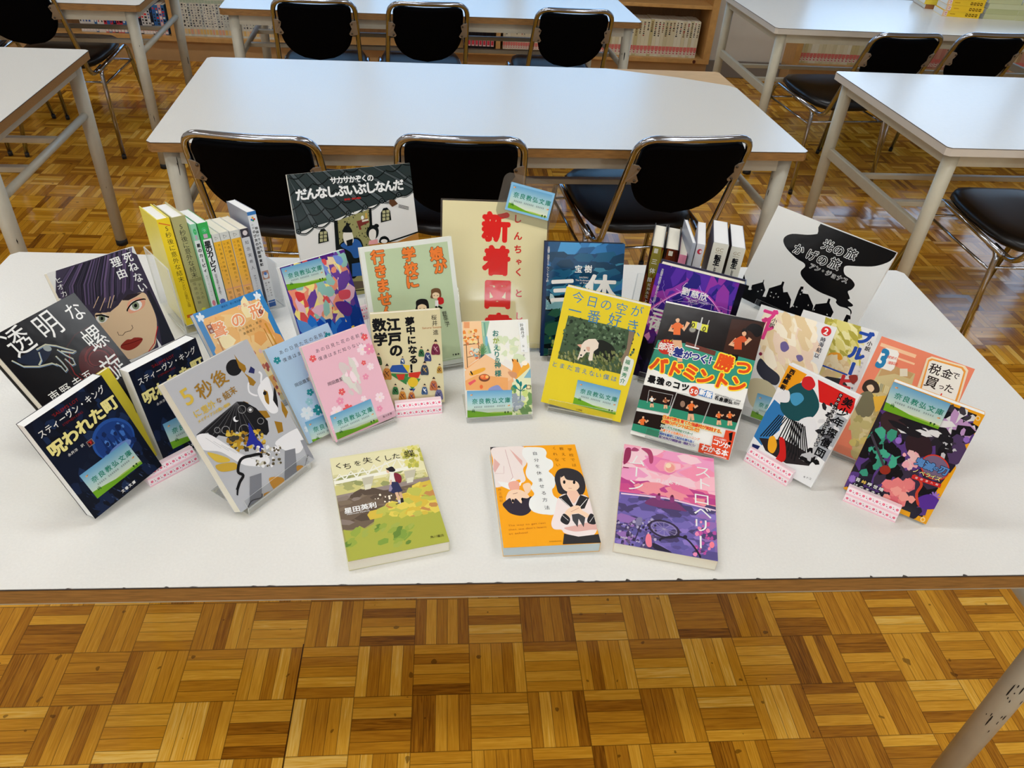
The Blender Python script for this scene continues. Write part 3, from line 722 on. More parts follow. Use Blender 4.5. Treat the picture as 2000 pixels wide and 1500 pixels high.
# black hardcover with rose
f = book('spiral', 'black hardcover with large white title, a glassy hand and a red rose', (16, 15, 18), hard=True, ink=INK_GLOSS); f.crop = C1
f.full((12, 12, 17))
f.blob([(610, 930), (660, 860), (760, 850), (860, 880), (900, 960), (860, 1080), (800, 1150), (700, 1130), (620, 1040)], (74, 16, 18))
rnd = random.Random(8)
for k in range(5): f.line([(750+math.cos(a)*(30+a*(11+k*3)), 960+math.sin(a)*(28+a*(10+k*3))) for a in [j*.45+k for j in range(16)]], .012, [(116, 26, 26), (48, 8, 10), (98, 20, 22)][k % 3])
f.blob([(130, 960), (260, 880), (330, 850), (400, 880), (330, 990), (230, 1000)], (24, 34, 56))
for q in ([(90, 965), (180, 1010), (300, 1010), (400, 985), (440, 1000)], [(280, 880), (350, 840), (430, 850), (500, 870), (585, 890), (560, 905), (470, 890)], [(440, 880), (500, 920), (560, 950), (580, 990), (555, 1000), (500, 950)], [(430, 930), (480, 980), (520, 1030), (505, 1050), (470, 1010), (430, 990)], [(300, 900), (320, 960), (300, 1000)]):
    f.line(q, .014, (196, 196, 170)); f.line([(x+6, y+8) for x, y in q], .006, (120, 150, 190))
f.ell(365, 870, 34, 22, (150, 160, 160), rot=.3)
for tx, x, y, z in (('透', 140, 812, .31), ('明', 368, 690, .30), ('な', 575, 585, .23), ('螺', 728, 790, .28), ('旋', 872, 1010, .29)): f.text(tx, (x, y), (x, y), z, WHT, bold=-.008, sx=.82, rot=.08)
for tx, x, y in (('東', 425, 1240), ('野', 510, 1190), ('圭', 600, 1135), ('吾', 682, 1088)): f.text(tx, (x, y), (x, y), .13, WHT, bold=-.01, sx=.85)
f.build()
# the two dark blue novels
def lot(key, label):
    f = book(key, label, (16, 22, 40), page=M_PAGEW); f.full((14, 20, 38), (12, 22, 44), (10, 15, 28))
    f.scatter(60, (0, 0, 1, 1), [(20, 34, 66), (12, 16, 30), (26, 44, 80), (16, 26, 48)], .06, 4, asp=1.6)
    f.ell(.70, .52, .26, .185, (38, 82, 160), 28); f.ell(.70, .53, .235, .165, (28, 62, 132), 28)
    f.scatter(26, (.5, .42, .9, .64), [(60, 110, 190), (20, 40, 90), (80, 130, 205)], .03, 6)
    for k in range(5): f.poly([(.55+k*.07, .66-k % 2*.03), (.58+k*.07, .44+k % 3*.02), (.61+k*.07, .66)], (20, 46, 104))
    f.ell(.7, .62, .16, .04, (110, 140, 205), 16)
    f.scatter(50, (.05, .75, .95, 1), [(70, 86, 120), (30, 44, 76)], .006, 2, asp=4, rot=1)
    f.word("'SALEM'S LOT", (.30, .055), .055, (150, 26, 26), rot=0); f.word('STEPHEN KING', (.33, .165), .04, (130, 24, 24))
    f.text('スティーヴン・キング', (.10, .125), (.90, .10), .105, WHT, bold=.014, out=(10, 14, 26), ow=.05, sx=.8)
    f.text('呪われた町', (.135, .29), (.89, .245), .19, (240, 230, 150), bold=.045, out=(10, 14, 26), ow=.06)
    f.rect(.42, .395, .50, .45, (130, 120, 120)); f.rect(.43, .402, .49, .443, (70, 20, 24)); f.text('下', (.46, .423), (.46, .423), .05, (230, 50, 40), bold=.03)
    f.text('永井淳 訳', (.20, .40), (.37, .40), .042, WHT)
    f.text('文春文庫', (.44, .955), (.60, .955), .045, WHT, bold=.03)
    return f
f = lot('lot2', 'dark blue paperback with yellow title lettering at far left front, sticker near its lower right'); f.crop = C2
f.sticker([(610, 905), (968, 640), (1098, 808), (750, 1080)]); f.build()
f = lot('lot1', 'dark blue paperback with yellow title lettering, half hidden behind the silver book'); f.crop = C2
f.sticker([(1252, 508), (1600, 330), (1690, 520), (1332, 698)]); f.build()
p = POSE['lot2']; M = pose_matrix(*p[:6]) @ Matrix.Translation((.026, .004, -.0235))
f = book(None, 'plain yellow book standing between the two dark blue paperbacks', (232, 214, 60), M=M, dims=(.092, .138, .006)); f.full((236, 218, 66)); f.build()
# silver picture novel
f = book('silver', 'silver grey book with gold shapes and a black wing, on a clear stand at left', (196, 198, 204), page=M_PAGE); f.crop = C4
f.full((186, 188, 194)); G, GL, K, WH = (158, 116, 34), (214, 182, 70), (24, 24, 28), (236, 236, 240)
f.ell(620, 308, 62, 64, K, 28, rot=.2)
for q in ([(620, 205), (660, 260), (705, 290), (715, 320), (700, 350), (760, 390), (790, 420), (770, 450), (740, 440), (725, 385), (690, 340), (660, 310)], [(865, 395), (900, 430), (905, 500), (885, 480)], [(690, 565), (730, 580), (720, 640)], [(790, 640), (870, 640), (900, 690), (860, 700), (820, 680)], [(930, 720), (990, 730), (1000, 800), (960, 815)], [(980, 560), (1040, 640), (1020, 700), (990, 640)]): f.poly(q, G)
f.poly([(325, 830), (640, 570), (700, 570), (790, 620), (880, 720), (890, 800), (870, 830), (780, 800), (730, 850), (640, 800), (600, 850), (500, 830), (465, 868), (420, 810)], K)
for k in range(9): f.line([(640, 572), (340+k*58, 826-(k % 2)*14)], .004, (96, 96, 100))
for x, y, r in ((680, 630, 30), (745, 633, 20), (825, 720, 24), (700, 790, 42), (555, 790, 30), (490, 790, 22)): f.line([(x+r*math.cos(a), y+r*math.sin(a)) for a in [j*.4 for j in range(16)]], .006, (150, 150, 152), closed=True)
f.ell(745, 633, 12, 12, WH, 12); f.ell(635, 705, 22, 22, WH, 16); f.ell(645, 698, 18, 18, K, 16)
f.poly([(748, 298), (780, 320), (775, 355), (730, 345)], (40, 44, 96))
f.blob([(870, 380), (800, 480), (850, 600), (910, 660), (960, 640), (930, 540), (900, 430)], WH); f.blob([(850, 480), (880, 500), (890, 590), (860, 560)], G); f.ell(857, 505, 14, 16, K, 12)
f.line(f.smooth([(870, 480), (830, 430), (830, 360), (805, 350)])[:14], .022, WH); f.line(f.smooth([(800, 520), (740, 500), (730, 440), (745, 430)])[:14], .018, WH)
f.poly([(930, 420), (955, 560), (960, 620), (920, 560)], K)
f.scatter(90, (560, 790, 860, 960), [GL, (180, 140, 40), G, (60, 56, 50)], 20, 5)
f.blob([(730, 735), (760, 780), (790, 850), (830, 890), (850, 950), (790, 950), (770, 900), (715, 915), (735, 830)], (36, 46, 150))
f.blob([(330, 840), (420, 820), (560, 900), (720, 990), (880, 1000), (870, 1060), (700, 1060), (520, 960), (380, 940)], WH); f.blob([(940, 880), (1120, 770), (1170, 830), (1150, 930), (1100, 970), (1000, 940)], WH)
for k in range(6): f.line([(400+k*60, 850+k*26), (520+k*60, 930+k*20)], .003, (180, 180, 186))
f.blob([(420, 960), (560, 1000), (585, 1030), (500, 1040), (440, 1000)], GL); f.blob([(480, 1060), (620, 1040), (640, 1090), (520, 1110)], (200, 164, 60))
f.scatter(70, (790, 920, 980, 1070), [WH, (200, 196, 180), (90, 80, 60)], 13, 9)
f.line(f.smooth([(830, 1000), (740, 990), (670, 1020), (650, 1110), (690, 1140), (660, 1200), (645, 1290)])[:28], .03, K)
f.poly([(1010, 950), (1090, 930), (1110, 1160), (1010, 1190)], (128, 130, 138)); f.poly([(740, 1150), (830, 1120), (835, 1340), (740, 1390)], (124, 126, 134)); f.poly([(1130, 870), (1210, 850), (1230, 1010), (1180, 980)], (150, 152, 160))
f.blob([(890, 1160), (1000, 1160), (990, 1240), (930, 1250)], (204, 146, 58)); f.blob([(1100, 1070), (1150, 1065), (1160, 1110), (1120, 1130)], (204, 146, 58)); f.blob([(850, 1280), (920, 1260), (910, 1310), (860, 1315)], (196, 140, 60))
f.poly([(640, 1240), (656, 1235), (650, 1295), (638, 1290)], K); f.line([(1170, 1080), (1190, 980)], .006, K)
f.line(f.smooth([(725, 1420), (750, 1340), (830, 1310), (820, 1280)])[:14], .012, (60, 60, 66))
for tx, x, y, z, c in (('5', 252, 525, .23, GL), ('秒', 392, 475, .18, G), ('後', 505, 390, .17, G), ('に', 335, 660, .085, GL), ('意', 395, 628, .085, GL), ('外', 446, 594, .085, GL), ('な', 502, 560, .06, G), ('結', 560, 520, .085, G), ('末', 608, 485, .085, G)): f.text(tx, (x, y), (x, y), z, c, bold=.015, rot=.05)
f.text('メイディアスの黒い契約', (350, 722), (575, 592), .036, GL, bold=.03)
f.build()
# blue bordered children's novel (picture left plain)
f = book('koe', 'blue bordered children\'s paperback with orange picture, in front of the left row of books', (70, 140, 196), page=M_PAGEW, ink=INK_GLOSS); f.crop = None
f.full((58, 136, 200)); f.grad([(.075, .07), (.925, .07), (.925, 1), (.075, 1)], (244, 190, 120), (248, 226, 170))
f.scatter(40, (.08, .1, .92, .98), [(246, 206, 140), (250, 232, 180), (240, 184, 110), (238, 170, 96)], .07, 3, asp=1.5)
f.line([(.16, .12), (.13, .95)], .02, (190, 130, 80)); f.line([(.85, .3), (.90, .98)], .025, (214, 150, 50)); f.line([(.80, .34), (.84, .95)], .012, (190, 124, 40))
f.scatter(24, (.5, .5, .86, .95), [(176, 92, 84), (230, 190, 190), (206, 120, 96)], .035, 8); f.scatter(20, (.2, .45, .5, .9), [(60, 50, 50), (206, 170, 130), (120, 100, 96)], .03, 9)
for x, y in ((.07, .05), (.92, .05)):
    for a in range(5): f.ell(x+.03*math.cos(a*1.257), y+.02*math.sin(a*1.257), .026, .016, (230, 240, 246), 8, rot=a*1.257)
f.text('講談社 青い鳥文庫', (.40, .030), (.66, .030), .032, (20, 60, 110))
f.text('聲の形', (.22, .20), (.82, .165), .21, (246, 160, 110), bold=.025, out=(252, 246, 230), ow=.05); f.text('こえ', (.16, .105), (.25, .10), .045, (230, 140, 80)); f.text('かたち', (.62, .085), (.78, .08), .06, (236, 140, 70), bold=.02, out=(250, 240, 220))
f.rect(.09, .13, .155, .21, (150, 80, 60)); f.text('映画', (.123, .15), (.123, .19), .04, WHT, vert=True); f.ell(.865, .19, .032, .022, (140, 70, 60), 14); f.text('下', (.865, .19), (.865, .19), .04, WHT)
f.text('大今良時・原作', (.48, .275), (.80, .27), .04, (120, 100, 60)); f.text('倉橋燿子・文', (.52, .315), (.76, .31), .04, (120, 100, 60))
f.build()
# purple bordered film novel
f = book('shin', 'colourful film novel with purple border and library sticker at its top', (214, 216, 216), page=M_PAGEW, ink=INK_GLOSS); f.crop = None
f.full((86, 36, 128), (60, 60, 160), (28, 90, 190)); f.poly([(.07, .05), (.93, .05), (.93, .64), (.07, .72)], (236, 206, 176))
f.scatter(150, (.08, .06, .92, .62), [(240, 214, 170), (226, 84, 86), (240, 150, 120), (120, 150, 220), (250, 232, 140), (150, 200, 190), (236, 190, 210), (110, 70, 160)], .065, 12, asp=1.8)
f.scatter(80, (.05, .6, .95, 1), [(20, 80, 190), (40, 120, 214), (16, 60, 150), (90, 150, 220)], .075, 13, asp=1.8); f.scatter(16, (.25, .7, .95, .95), [(240, 120, 50), (246, 214, 70), (226, 60, 60), (240, 240, 240)], .05, 14)
f.crop = C6; f.line([(560, 480), (605, 550)], .01, (120, 130, 170)); f.blob([(610, 520), (690, 510), (740, 560), (720, 620), (660, 600)], (96, 44, 140)); f.blob([(300, 440), (350, 440), (375, 480), (330, 510)], (222, 66, 66)); f.blob([(640, 430), (720, 420), (720, 480), (650, 490)], (228, 84, 100))
f.crop = None; f.text('映画ノベライズ', (.62, .80), (.92, .79), .04, (30, 30, 60), bold=.03); f.text('双葉社ジュニア文庫', (.5, .86), (.9, .85), .036, WHT)
f.crop = C6; f.sticker([(190, 255), (500, 172), (545, 345), (245, 425)]); f.build()
# picture book with roof tiles
f = book('sakasa', 'large picture book with a dark tiled roof and white walls, at back left of centre', (228, 226, 220), ink=INK_GLOSS); f.crop = C5
f.full((232, 230, 226)); DK = (20, 24, 24)
f.poly([(0, 90), (1400, 60), (1420, 380), (1330, 385), (1190, 430), (1030, 480), (865, 535), (700, 590), (555, 655), (390, 705), (210, 775), (140, 780)], (46, 56, 56))
for k in range(9):                        # roof tile columns
    a, b = (70+k*162, 160-k*30), (215+k*163, 765-k*62)
    xt = 95+(k-1)*160
    f.line([(xt-120, 150-k*14), (b[0]-7, b[1]-5)], .05, DK); f.line([(xt-120, 150-k*14), (b[0]-7, b[1]-5)], .034, (76, 84, 86))
for k in range(8):
    for j in range(5):
        x0, y0 = 215+k*163-(j*62), 765-k*62-j*118; x1, y1 = x0+148, y0-52
        f.line(f.smooth([(x0, y0), (x0+74, y0+16), (x1, y1)])[:11], .009, DK)
        if j == 0: f.line([(p[0], p[1]+14) for p in f.smooth([(x0, y0), (x0+74, y0+16), (x1, y1)])[:11]], .008, (120, 124, 122))
for k in range(8):
    x, y = 215+k*163, 762-k*60; f.ell(x, y, 27, 27, DK, 16); f.ell(x, y, 18, 18, (76, 84, 86), 14); f.ell(x, y, 8, 8, DK, 10)
f.poly([(580, 660), (900, 545), (925, 900), (900, 1500), (600, 1500)], (150, 146, 96)); f.scatter(110, (600, 570, 920, 1180), [(60, 60, 40)], 6, 3, asp=1.6, rot=1.4)
f.poly([(560, 660), (595, 650), (640, 1250), (600, 1260)], DK); f.poly([(900, 545), (925, 535), (945, 880), (920, 880)], DK)
f.poly([(905, 880), (1180, 860), (1380, 770), (1390, 840), (1380, 1500), (900, 1500)], (184, 126, 58)); f.line([(1100, 860), (1385, 765)], .012, DK)
f.poly([(700, 1250), (900, 1240), (900, 1300), (700, 1340)], (96, 84, 70)); f.line([(690, 1345), (890, 1325)], .008, DK)
for x, y in ((458, 805), (1068, 598)):      # arched windows
    o = [(x-50, y+75), (x-50, y-20), (x-25, y-65), (x+10, y-72), (x+40, y-40), (x+52, y+50)]; f.poly(o, DK)
    for i in range(2):
        for j in range(3): f.poly([(x-36+i*38, y-40+j*35+i*-6), (x-6+i*38, y-44+j*35+i*-6), (x-4+i*38, y-16+j*35+i*-6), (x-34+i*38, y-12+j*35+i*-6)], (176, 172, 130))
f.blob([(610, 900), (680, 840), (790, 820), (840, 880), (850, 1000), (780, 1200), (720, 1200), (700, 1060), (640, 1000)], DK); f.blob([(625, 900), (690, 855), (780, 835), (830, 890), (835, 990), (760, 1020), (720, 960)], (44, 92, 160)); f.poly([(735, 1075), (830, 1060), (840, 1190), (740, 1200)], (44, 92, 160))
f.blob([(650, 780), (700, 740), (740, 780), (750, 860), (700, 900), (660, 860)], (232, 226, 214)); f.poly([(680, 850), (745, 830), (740, 895), (690, 905)], DK); f.blob([(640, 760), (690, 690), (740, 760), (700, 770)], DK); f.line([(690, 700), (700, 680)], .03, DK)
f.blob([(875, 770), (905, 710), (960, 700), (995, 740), (990, 800), (960, 830), (900, 820)], DK); f.blob([(905, 760), (940, 735), (970, 760), (965, 830), (935, 850), (905, 820)], (236, 230, 222)); f.ell(975, 705, 24, 20, DK); f.poly([(905, 850), (985, 835), (990, 880), (895, 890)], (226, 160, 160))
f.blob([(1005, 870), (1015, 820), (1060, 805), (1095, 830), (1095, 865)], DK); f.ell(1050, 855, 32, 20, (236, 230, 222))
f.poly([(780, 660), (890, 630), (905, 670), (820, 710), (830, 740), (810, 745)], (120, 50, 44)); f.ell(838, 625, 14, 20, WHT); f.poly([(865, 580), (880, 578), (888, 630), (865, 632)], (200, 160, 80)); f.line([(835, 660), (895, 645)], .014, (226, 222, 200))
f.poly([(1100, 450), (1150, 450), (1185, 490), (1130, 520), (1100, 490)], (96, 64, 42))
for k in range(3): f.line([(1190, 498+k*12), (1290, 522+k*12)], .004, DK)
f.text('サカサかぞくの', (555, 262), (915, 236), .058, WHT, bold=.035)
f.text('だんなしぶいぶしなんだ', (242, 400), (1190, 305), .092, WHT, bold=.045)
f.text('室井滋・長谷川義史', (670, 448), (815, 432), .016, (190, 44, 40), bold=.04)
f.build()
# pale green comic essay
f = book('musume', 'pale green book with orange vertical title, left of the standing sign', (228, 232, 222), ink=INK_MATT); f.crop = C6
f.full((228, 232, 224)); f.crop = None; f.rect(.05, .035, .95, .965, (190, 208, 170)); f.crop = C6
for tx, pts in (('行きません', [(940, 165), (960, 275), (978, 385), (995, 490), (1015, 590)]), ('学校に', [(1178, 145), (1195, 260), (1205, 355)]), ('娘が', [(1392, 140), (1420, 240)])):
    for ch, q in zip(tx, pts): f.text(ch, q, q, .15, (238, 128, 56), bold=.05, out=(60, 34, 20), ow=.025)
def kid(x, y, s, hair, ang=0):
    f.blob([(x-s, y), (x-s*.95, y-s*.9), (x, y-s*1.25), (x+s*.95, y-s*.9), (x+s, y+s*.8), (x-s, y+s*.9)], hair); f.blob([(x-s*.72, y), (x, y-s*.35), (x+s*.72, y), (x+s*.6, y+s*.85), (x, y+s), (x-s*.6, y+s*.85)], (240, 214, 176))
    for k in (-.35, .35): f.line([(x+k*s-6, y+s*.35), (x+k*s+6, y+s*.35)], .005, BLK)
kid(1280, 545, 46, (26, 22, 24)); kid(1386, 450, 36, (110, 78, 50)); f.blob([(1400, 480), (1440, 480), (1446, 520), (1410, 530)], (196, 36, 38)); f.poly([(1380, 500), (1405, 500), (1405, 545), (1380, 545)], WHT); f.line([(1385, 545), (1400, 570)], .02, BLK); f.line([(1405, 545), (1435, 560)], .02, BLK)
f.text('野原広子', (1452, 600), (1476, 685), .055, (60, 60, 50)); f.crop = None; f.text('不登校', (.86, .925), (.92, .925), .02, BLK, bold=.05)
f.build()
# pink and pale blue flower novels: the drawn character is left out
def flowers(key, label, base, cols, quad):
    f = book(key, label, base, page=M_PAGE, ink=INK_MATT); f.full(base)
    f.text('あの日見た花の名前を', (.20, .085), (.90, .085), .062, (60, 44, 60)); f.text('僕達はまだ知らない。', (.20, .165), (.87, .165), .062, (60, 44, 60))
    rnd = random.Random(5)
    for x, y, r, i in ((.10, .14, .055, 0), (.92, .12, .055, 0), (.83, .23, .09, 3), (.93, .25, .09, 2), (.78, .36, .04, 0), (.86, .42, .06, 3), (.74, .50, .05, 2), (.33, .55, .055, 0), (.26, .63, .06, 2), (.16, .72, .10, 3), (.33, .74, .085, 0), (.08, .86, .06, 3), (.84, .75, .08, 3), (.78, .86, .05, 2), (.60, .70, .05, 3)):
        f.flower(x, y, r, cols[i], cols[4], rnd.random())
    f.scatter(26, (.42, .30, .66, .62), [cols[3], (226, 222, 214), cols[5]], .04, 3, asp=1.6, rot=1.2)
    f.text('岡田麿里', (.20, .43), (.38, .43), .058, (50, 40, 50)); f.text('角川文庫', (.80, .955), (.92, .955), .035, (80, 60, 70))
    f.crop = C4; f.sticker(quad); f.build(); return f
f = flowers('blue', 'pale blue paperback with white and teal flowers, partly behind the pink one', (178, 206, 232), [(40, 140, 150), (90, 170, 180), (150, 200, 214), (222, 232, 240), (200, 230, 240), (200, 206, 206)], [(1165, 730), (1480, 605), (1560, 790), (1240, 915)])
f = flowers('pink', 'pink paperback with red and white cherry blossoms and a library sticker at its bottom', (240, 190, 206), [(232, 96, 100), (236, 130, 150), (238, 150, 180), (250, 226, 234), (252, 230, 200), (222, 206, 206)], [(1358, 680), (1672, 548), (1735, 725), (1415, 865)])
# Edo mathematics
f = book('edo', 'cream paperback with thick black title and many small robed figures', (228, 218, 180), page=M_PAGE, ink=INK_MATT); f.crop = C6
f.full((224, 214, 172))
for tx, pts, z in (('数学', [(950, 690), (960, 800)], .2), ('江戸の', [(1060, 685), (1070, 795), (1080, 885)], .2), ('夢中になる', [(1185, 662), (1193, 730), (1200, 805), (1207, 880), (1214, 955)], .135), ('！', [(1218, 1022)], .15)):
    for ch, q in zip(tx, pts): f.text(ch, q, q, z, BLK, bold=.05)
for ch, q in zip('桜井進', [(1372, 630), (1378, 675), (1385, 745)]): f.text(ch, q, q, .085, (40, 36, 36), bold=.0)
f.word('Sakurai Susumu', (1282, 714), .045, (190, 120, 70))
f.poly([(1020, 1050), (1050, 1000), (1130, 995), (1175, 1060)], (44, 84, 160)); f.poly([(1175, 1060), (1185, 1000), (1130, 995)], (226, 196, 60)); f.poly([(1020, 1062), (1175, 1065), (1160, 1150)], (60, 130, 70)); f.poly([(1080, 1070), (1150, 1068), (1140, 1110), (1100, 1115)], (200, 60, 44)); f.poly([(1175, 1060), (1275, 1048), (1250, 1100), (1180, 1090)], (206, 56, 40)); f.poly([(1140, 1085), (1270, 1105), (1205, 1190)], (70, 140, 76)); f.ell(1210, 1130, 40, 38, (228, 190, 50), 20); f.poly([(1180, 1180), (1230, 1180), (1205, 1215)], (44, 84, 160))
def edo(x, y, s, c, c2):
    f.blob([(x-s*.5, y-s*.5), (x, y-s*.8), (x+s*.5, y-s*.4), (x+s*.7, y+s*.9), (x, y+s), (x-s*.7, y+s*.9)], c); f.ell(x, y-s, s*.27, s*.3, (222, 190, 150), 10); f.poly([(x-s*.3, y-s*1.1), (x, y-s*1.5), (x+s*.3, y-s*1.1)], (30, 26, 26))
    f.line([(x-s*.3, y-s*.3), (x+s*.3, y+s*.5)], .012, c2); f.line([(x+s*.3, y-s*.3), (x-s*.2, y+s*.2)], .01, c2); f.line([(x-s*.5, y+s*.1), (x-s*.1, y+s*.7)], .008, BLK)
for x, y, s, c, c2 in ((945, 960, 38, (70, 96, 60), BLK), (1010, 1060, 50, (196, 130, 60), (90, 50, 40)), (1130, 965, 24, (60, 90, 140), WHT), (1385, 870, 48, (120, 44, 70), (200, 150, 160)), (1275, 900, 32, (60, 110, 70), BLK), (1325, 930, 38, (60, 70, 120), (200, 200, 200)), (1300, 1030, 44, (60, 70, 90), (200, 160, 80)), (1415, 1030, 30, (190, 150, 70), (110, 50, 40)), (1075, 1190, 34, (60, 120, 70), BLK), (1130, 1230, 40, (206, 140, 60), (120, 60, 50)), (1200, 1235, 38, (200, 120, 60), (60, 60, 110)), (1300, 1190, 34, (70, 100, 140), WHT), (1370, 1150, 42, (190, 110, 70), (90, 60, 100)), (1410, 1220, 44, (110, 110, 150), (60, 60, 90))): edo(x, y, s, c, c2)
f.build()
# cozy room paperback
f = book('okaeri', 'pale paperback with a sunlit room, a fox and plants, on a small clear stand', (240, 238, 230), page=M_PAGEW, spine='R', ink=INK); f.crop = D2
f.full((236, 232, 224)); f.grad([(110, 340), (300, 335), (340, 650), (130, 800)], (246, 206, 160), (240, 190, 140)); f.grad([(130, 800), (340, 660), (600, 820), (640, 1060), (150, 1060)][:4], (240, 176, 120), (238, 180, 130)); f.poly([(300, 335), (760, 320), (790, 760), (560, 720), (400, 650), (330, 620)], (238, 238, 230)); f.scatter(40, (440, 500, 740, 720), [(226, 232, 196), (240, 240, 226), (214, 226, 190)], 45, 3)
f.poly([(300, 340), (380, 336), (350, 480), (400, 650), (330, 660), (310, 480)], (150, 190, 160)); f.line([(330, 350), (345, 500), (385, 650)], .02, (110, 165, 150)); f.line([(310, 350), (325, 480)], .012, (190, 214, 180)); f.ell(350, 530, 14, 50, (120, 180, 200))
f.rect(130, 345, 185, 405, (232, 160, 110)); f.line([(120, 505), (280, 485)], .014, (120, 90, 60)); f.line([(120, 570), (280, 550)], .014, (120, 90, 60)); f.line([(150, 500), (165, 790)], .012, (120, 90, 60)); f.line([(268, 490), (290, 800)], .012, (120, 90, 60)); f.line([(165, 690), (280, 660)], .01, (120, 90, 60))
f.scatter(26, (125, 420, 270, 560), [(236, 140, 60), (240, 200, 120), (210, 120, 70), (246, 220, 150)], 18, 5); f.scatter(14, (170, 600, 280, 700), [(120, 170, 180), (220, 220, 200), (220, 120, 80)], 18, 6)
f.rect(290, 660, 335, 720, (70, 100, 100))
for a in range(9): f.line([(312, 665), (312+38*math.cos(a*.35+.2), 665-90*math.sin(a*.35+.2)-20)], .012, (90, 140, 90))
f.poly([(130, 830), (340, 660), (560, 800), (600, 900), (400, 1010), (160, 1010)], (242, 196, 150)); f.poly([(140, 920), (260, 860), (560, 890), (560, 1010), (150, 1010)], (236, 168, 104)); f.blob([(190, 840), (320, 790), (330, 820), (210, 870)], (236, 170, 60)); f.line([(195, 825), (215, 860)], .02, BLK)
f.ell(330, 890, 55, 38, (120, 70, 50), 18); f.ell(330, 882, 44, 26, (232, 110, 60), 14); f.ell(310, 875, 16, 14, (240, 150, 90)); f.ell(355, 880, 16, 14, (246, 190, 110)); f.poly([(170, 940), (235, 905), (250, 920), (190, 965)], (230, 90, 100)); f.ell(300, 978, 16, 20, (236, 110, 60)); f.blob([(380, 990), (460, 960), (500, 1000), (520, 1020), (380, 1020)], (140, 150, 200))
f.blob([(600, 710), (650, 720), (690, 790), (720, 840), (660, 910), (600, 860), (610, 770)], (238, 160, 70)); f.blob([(650, 880), (700, 780), (750, 740), (770, 790), (720, 870)], (240, 176, 60)); f.ell(722, 745, 30, 24, (250, 240, 220)); f.blob([(560, 830), (640, 840), (640, 890), (590, 880)], (210, 150, 110)); f.line([(600, 705), (612, 730)], .014, BLK); f.line([(650, 705), (655, 735)], .014, BLK)
f.poly([(600, 940), (780, 780), (790, 1260), (600, 1260)], (226, 230, 190)); f.scatter(40, (610, 980, 790, 1250), [(150, 190, 110), (200, 214, 130), (110, 150, 90), (220, 226, 170)], 26, 8, asp=1.8); f.scatter(14, (600, 1060, 700, 1220), [(190, 196, 200), (150, 160, 170)], 30, 12)
for a, b in (((680, 1100), (685, 950)), ((685, 1020), (630, 980)), ((685, 1020), (725, 975)), ((684, 970), (655, 925))): f.line([a, b], .014, (30, 110, 110)); f.ell(b[0], b[1], 28, 13, (30, 130, 128), 10, rot=math.atan2(b[1]-a[1], b[0]-a[0]))
f.rect(740, 960, 782, 1000, (90, 70, 50)); f.rect(746, 966, 776, 994, (236, 220, 170)); f.poly([(715, 890), (790, 780), (790, 890)], (130, 180, 200))
for ch, x, y in zip('おかえりの神様', (438, 442, 447, 452, 456, 460, 463), (455, 525, 595, 660, 715, 765, 845)): f.text(ch, (x, y), (x, y), .105 if ch != 'の' else .08, (20, 120, 110) if ch not in 'か' else (150, 170, 50), bold=.02)
f.poly([(660, 350), (730, 350), (755, 640), (690, 640)], (240, 242, 240)); f.text('鈴森丹子', (693, 375), (707, 485), .055, (50, 60, 50), bold=.01); f.text('梨々子', (710, 580), (714, 670), .035, (60, 70, 60))
f.sticker([(160, 1018), (598, 1008), (602, 1250), (165, 1282)])
f.build()
# sign and the small card taped to it
p = POSE['sign']; M = pose_matrix(*p[:6]); w, h = .179, .247
t = empty('standing_sign', label='laminated cream sign with big red characters standing in the centre back row', cat='sign'); t.matrix_world = M
box_part('laminated_sheet', (-w/2, w/2, 0, h, -.0012, 0), M_LAMIN, t)
f = Face(t, M, w-.006, h-.006, ink=INK_LAM, name='sign_print'); f.off = Vector((0, .003, 0)); f.full((226, 216, 170)); f.crop = D1
for ch, x, y in zip('新着図書', (482, 487, 494, 500), (475, 740, 1005, 1270)): f.text(ch, (x, y), (x, y), .285, (222, 34, 32), bold=.055, sx=.95)
for ch, x, y in zip('しんちゃくとしょ', (652, 655, 655, 662, 660, 660, 662, 664), (408, 545, 650, 745, 830, 998, 1180, 1290)): f.text(ch, (x, y), (x, y), .085 if ch not in 'ゃょ' else .07, (206, 40, 36), bold=.03)
f.build()
Mi = M.inverted()
def onp(px, py):
    o = Mi @ CAM; d = Mi.to_3x3() @ ray(px, py); q = o-d*(o.z/d.z); return Vector((q.x, q.y))
a, b, c_ = onp(999, 355), onp(1084, 378), onp(986, 409); ang = math.atan2((b-a).y, (b-a).x); cw, chh = (b-a).length, (c_-a).length
ctr = (a+b+c_+(b-a))/4 if False else (b+c_)/2
Mc = M @ Matrix.Translation((ctr.x, ctr.y, .0016)) @ Matrix.Rotation(ang, 4, 'Z') @ Matrix.Translation((0, -chh/2, 0))
t = empty('laminated_card', label='small laminated card with sky and green hill, taped at a tilt to the sign corner', cat='card'); t.matrix_world = Mc
bm = bmesh.new(); mg = .014; o = []
for sx, sy, a0 in ((1, 1, 0), (-1, 1, 90), (-1, -1, 180), (1, -1, 270)):
    for k in range(6): an = R(a0+k*18); o.append((sx*(cw/2+mg-.012)+.012*math.cos(an), chh/2+sy*(chh/2+mg-.012)+.012*math.sin(an)))
lo = [bm.verts.new((x, y, -.0005)) for x, y in o]; hi = [bm.verts.new((x, y, 0)) for x, y in o]; bm.faces.new(lo[::-1]); bm.faces.new(hi)
for i in range(len(o)): bm.faces.new((lo[i], lo[(i+1) % len(o)], hi[(i+1) % len(o)], hi[i]))
link('plastic_film', bm, M_LAMIN, t)
f = Face(t, Mc, cw, chh, ink=INK); f.full((130, 184, 220)); f.sticker([(0, 0), (1, 0), (1, 1), (0, 1)], part='card_print', border=(132, 186, 222)); f.parts.pop('cover_art'); f.order.remove('cover_art'); f.build()

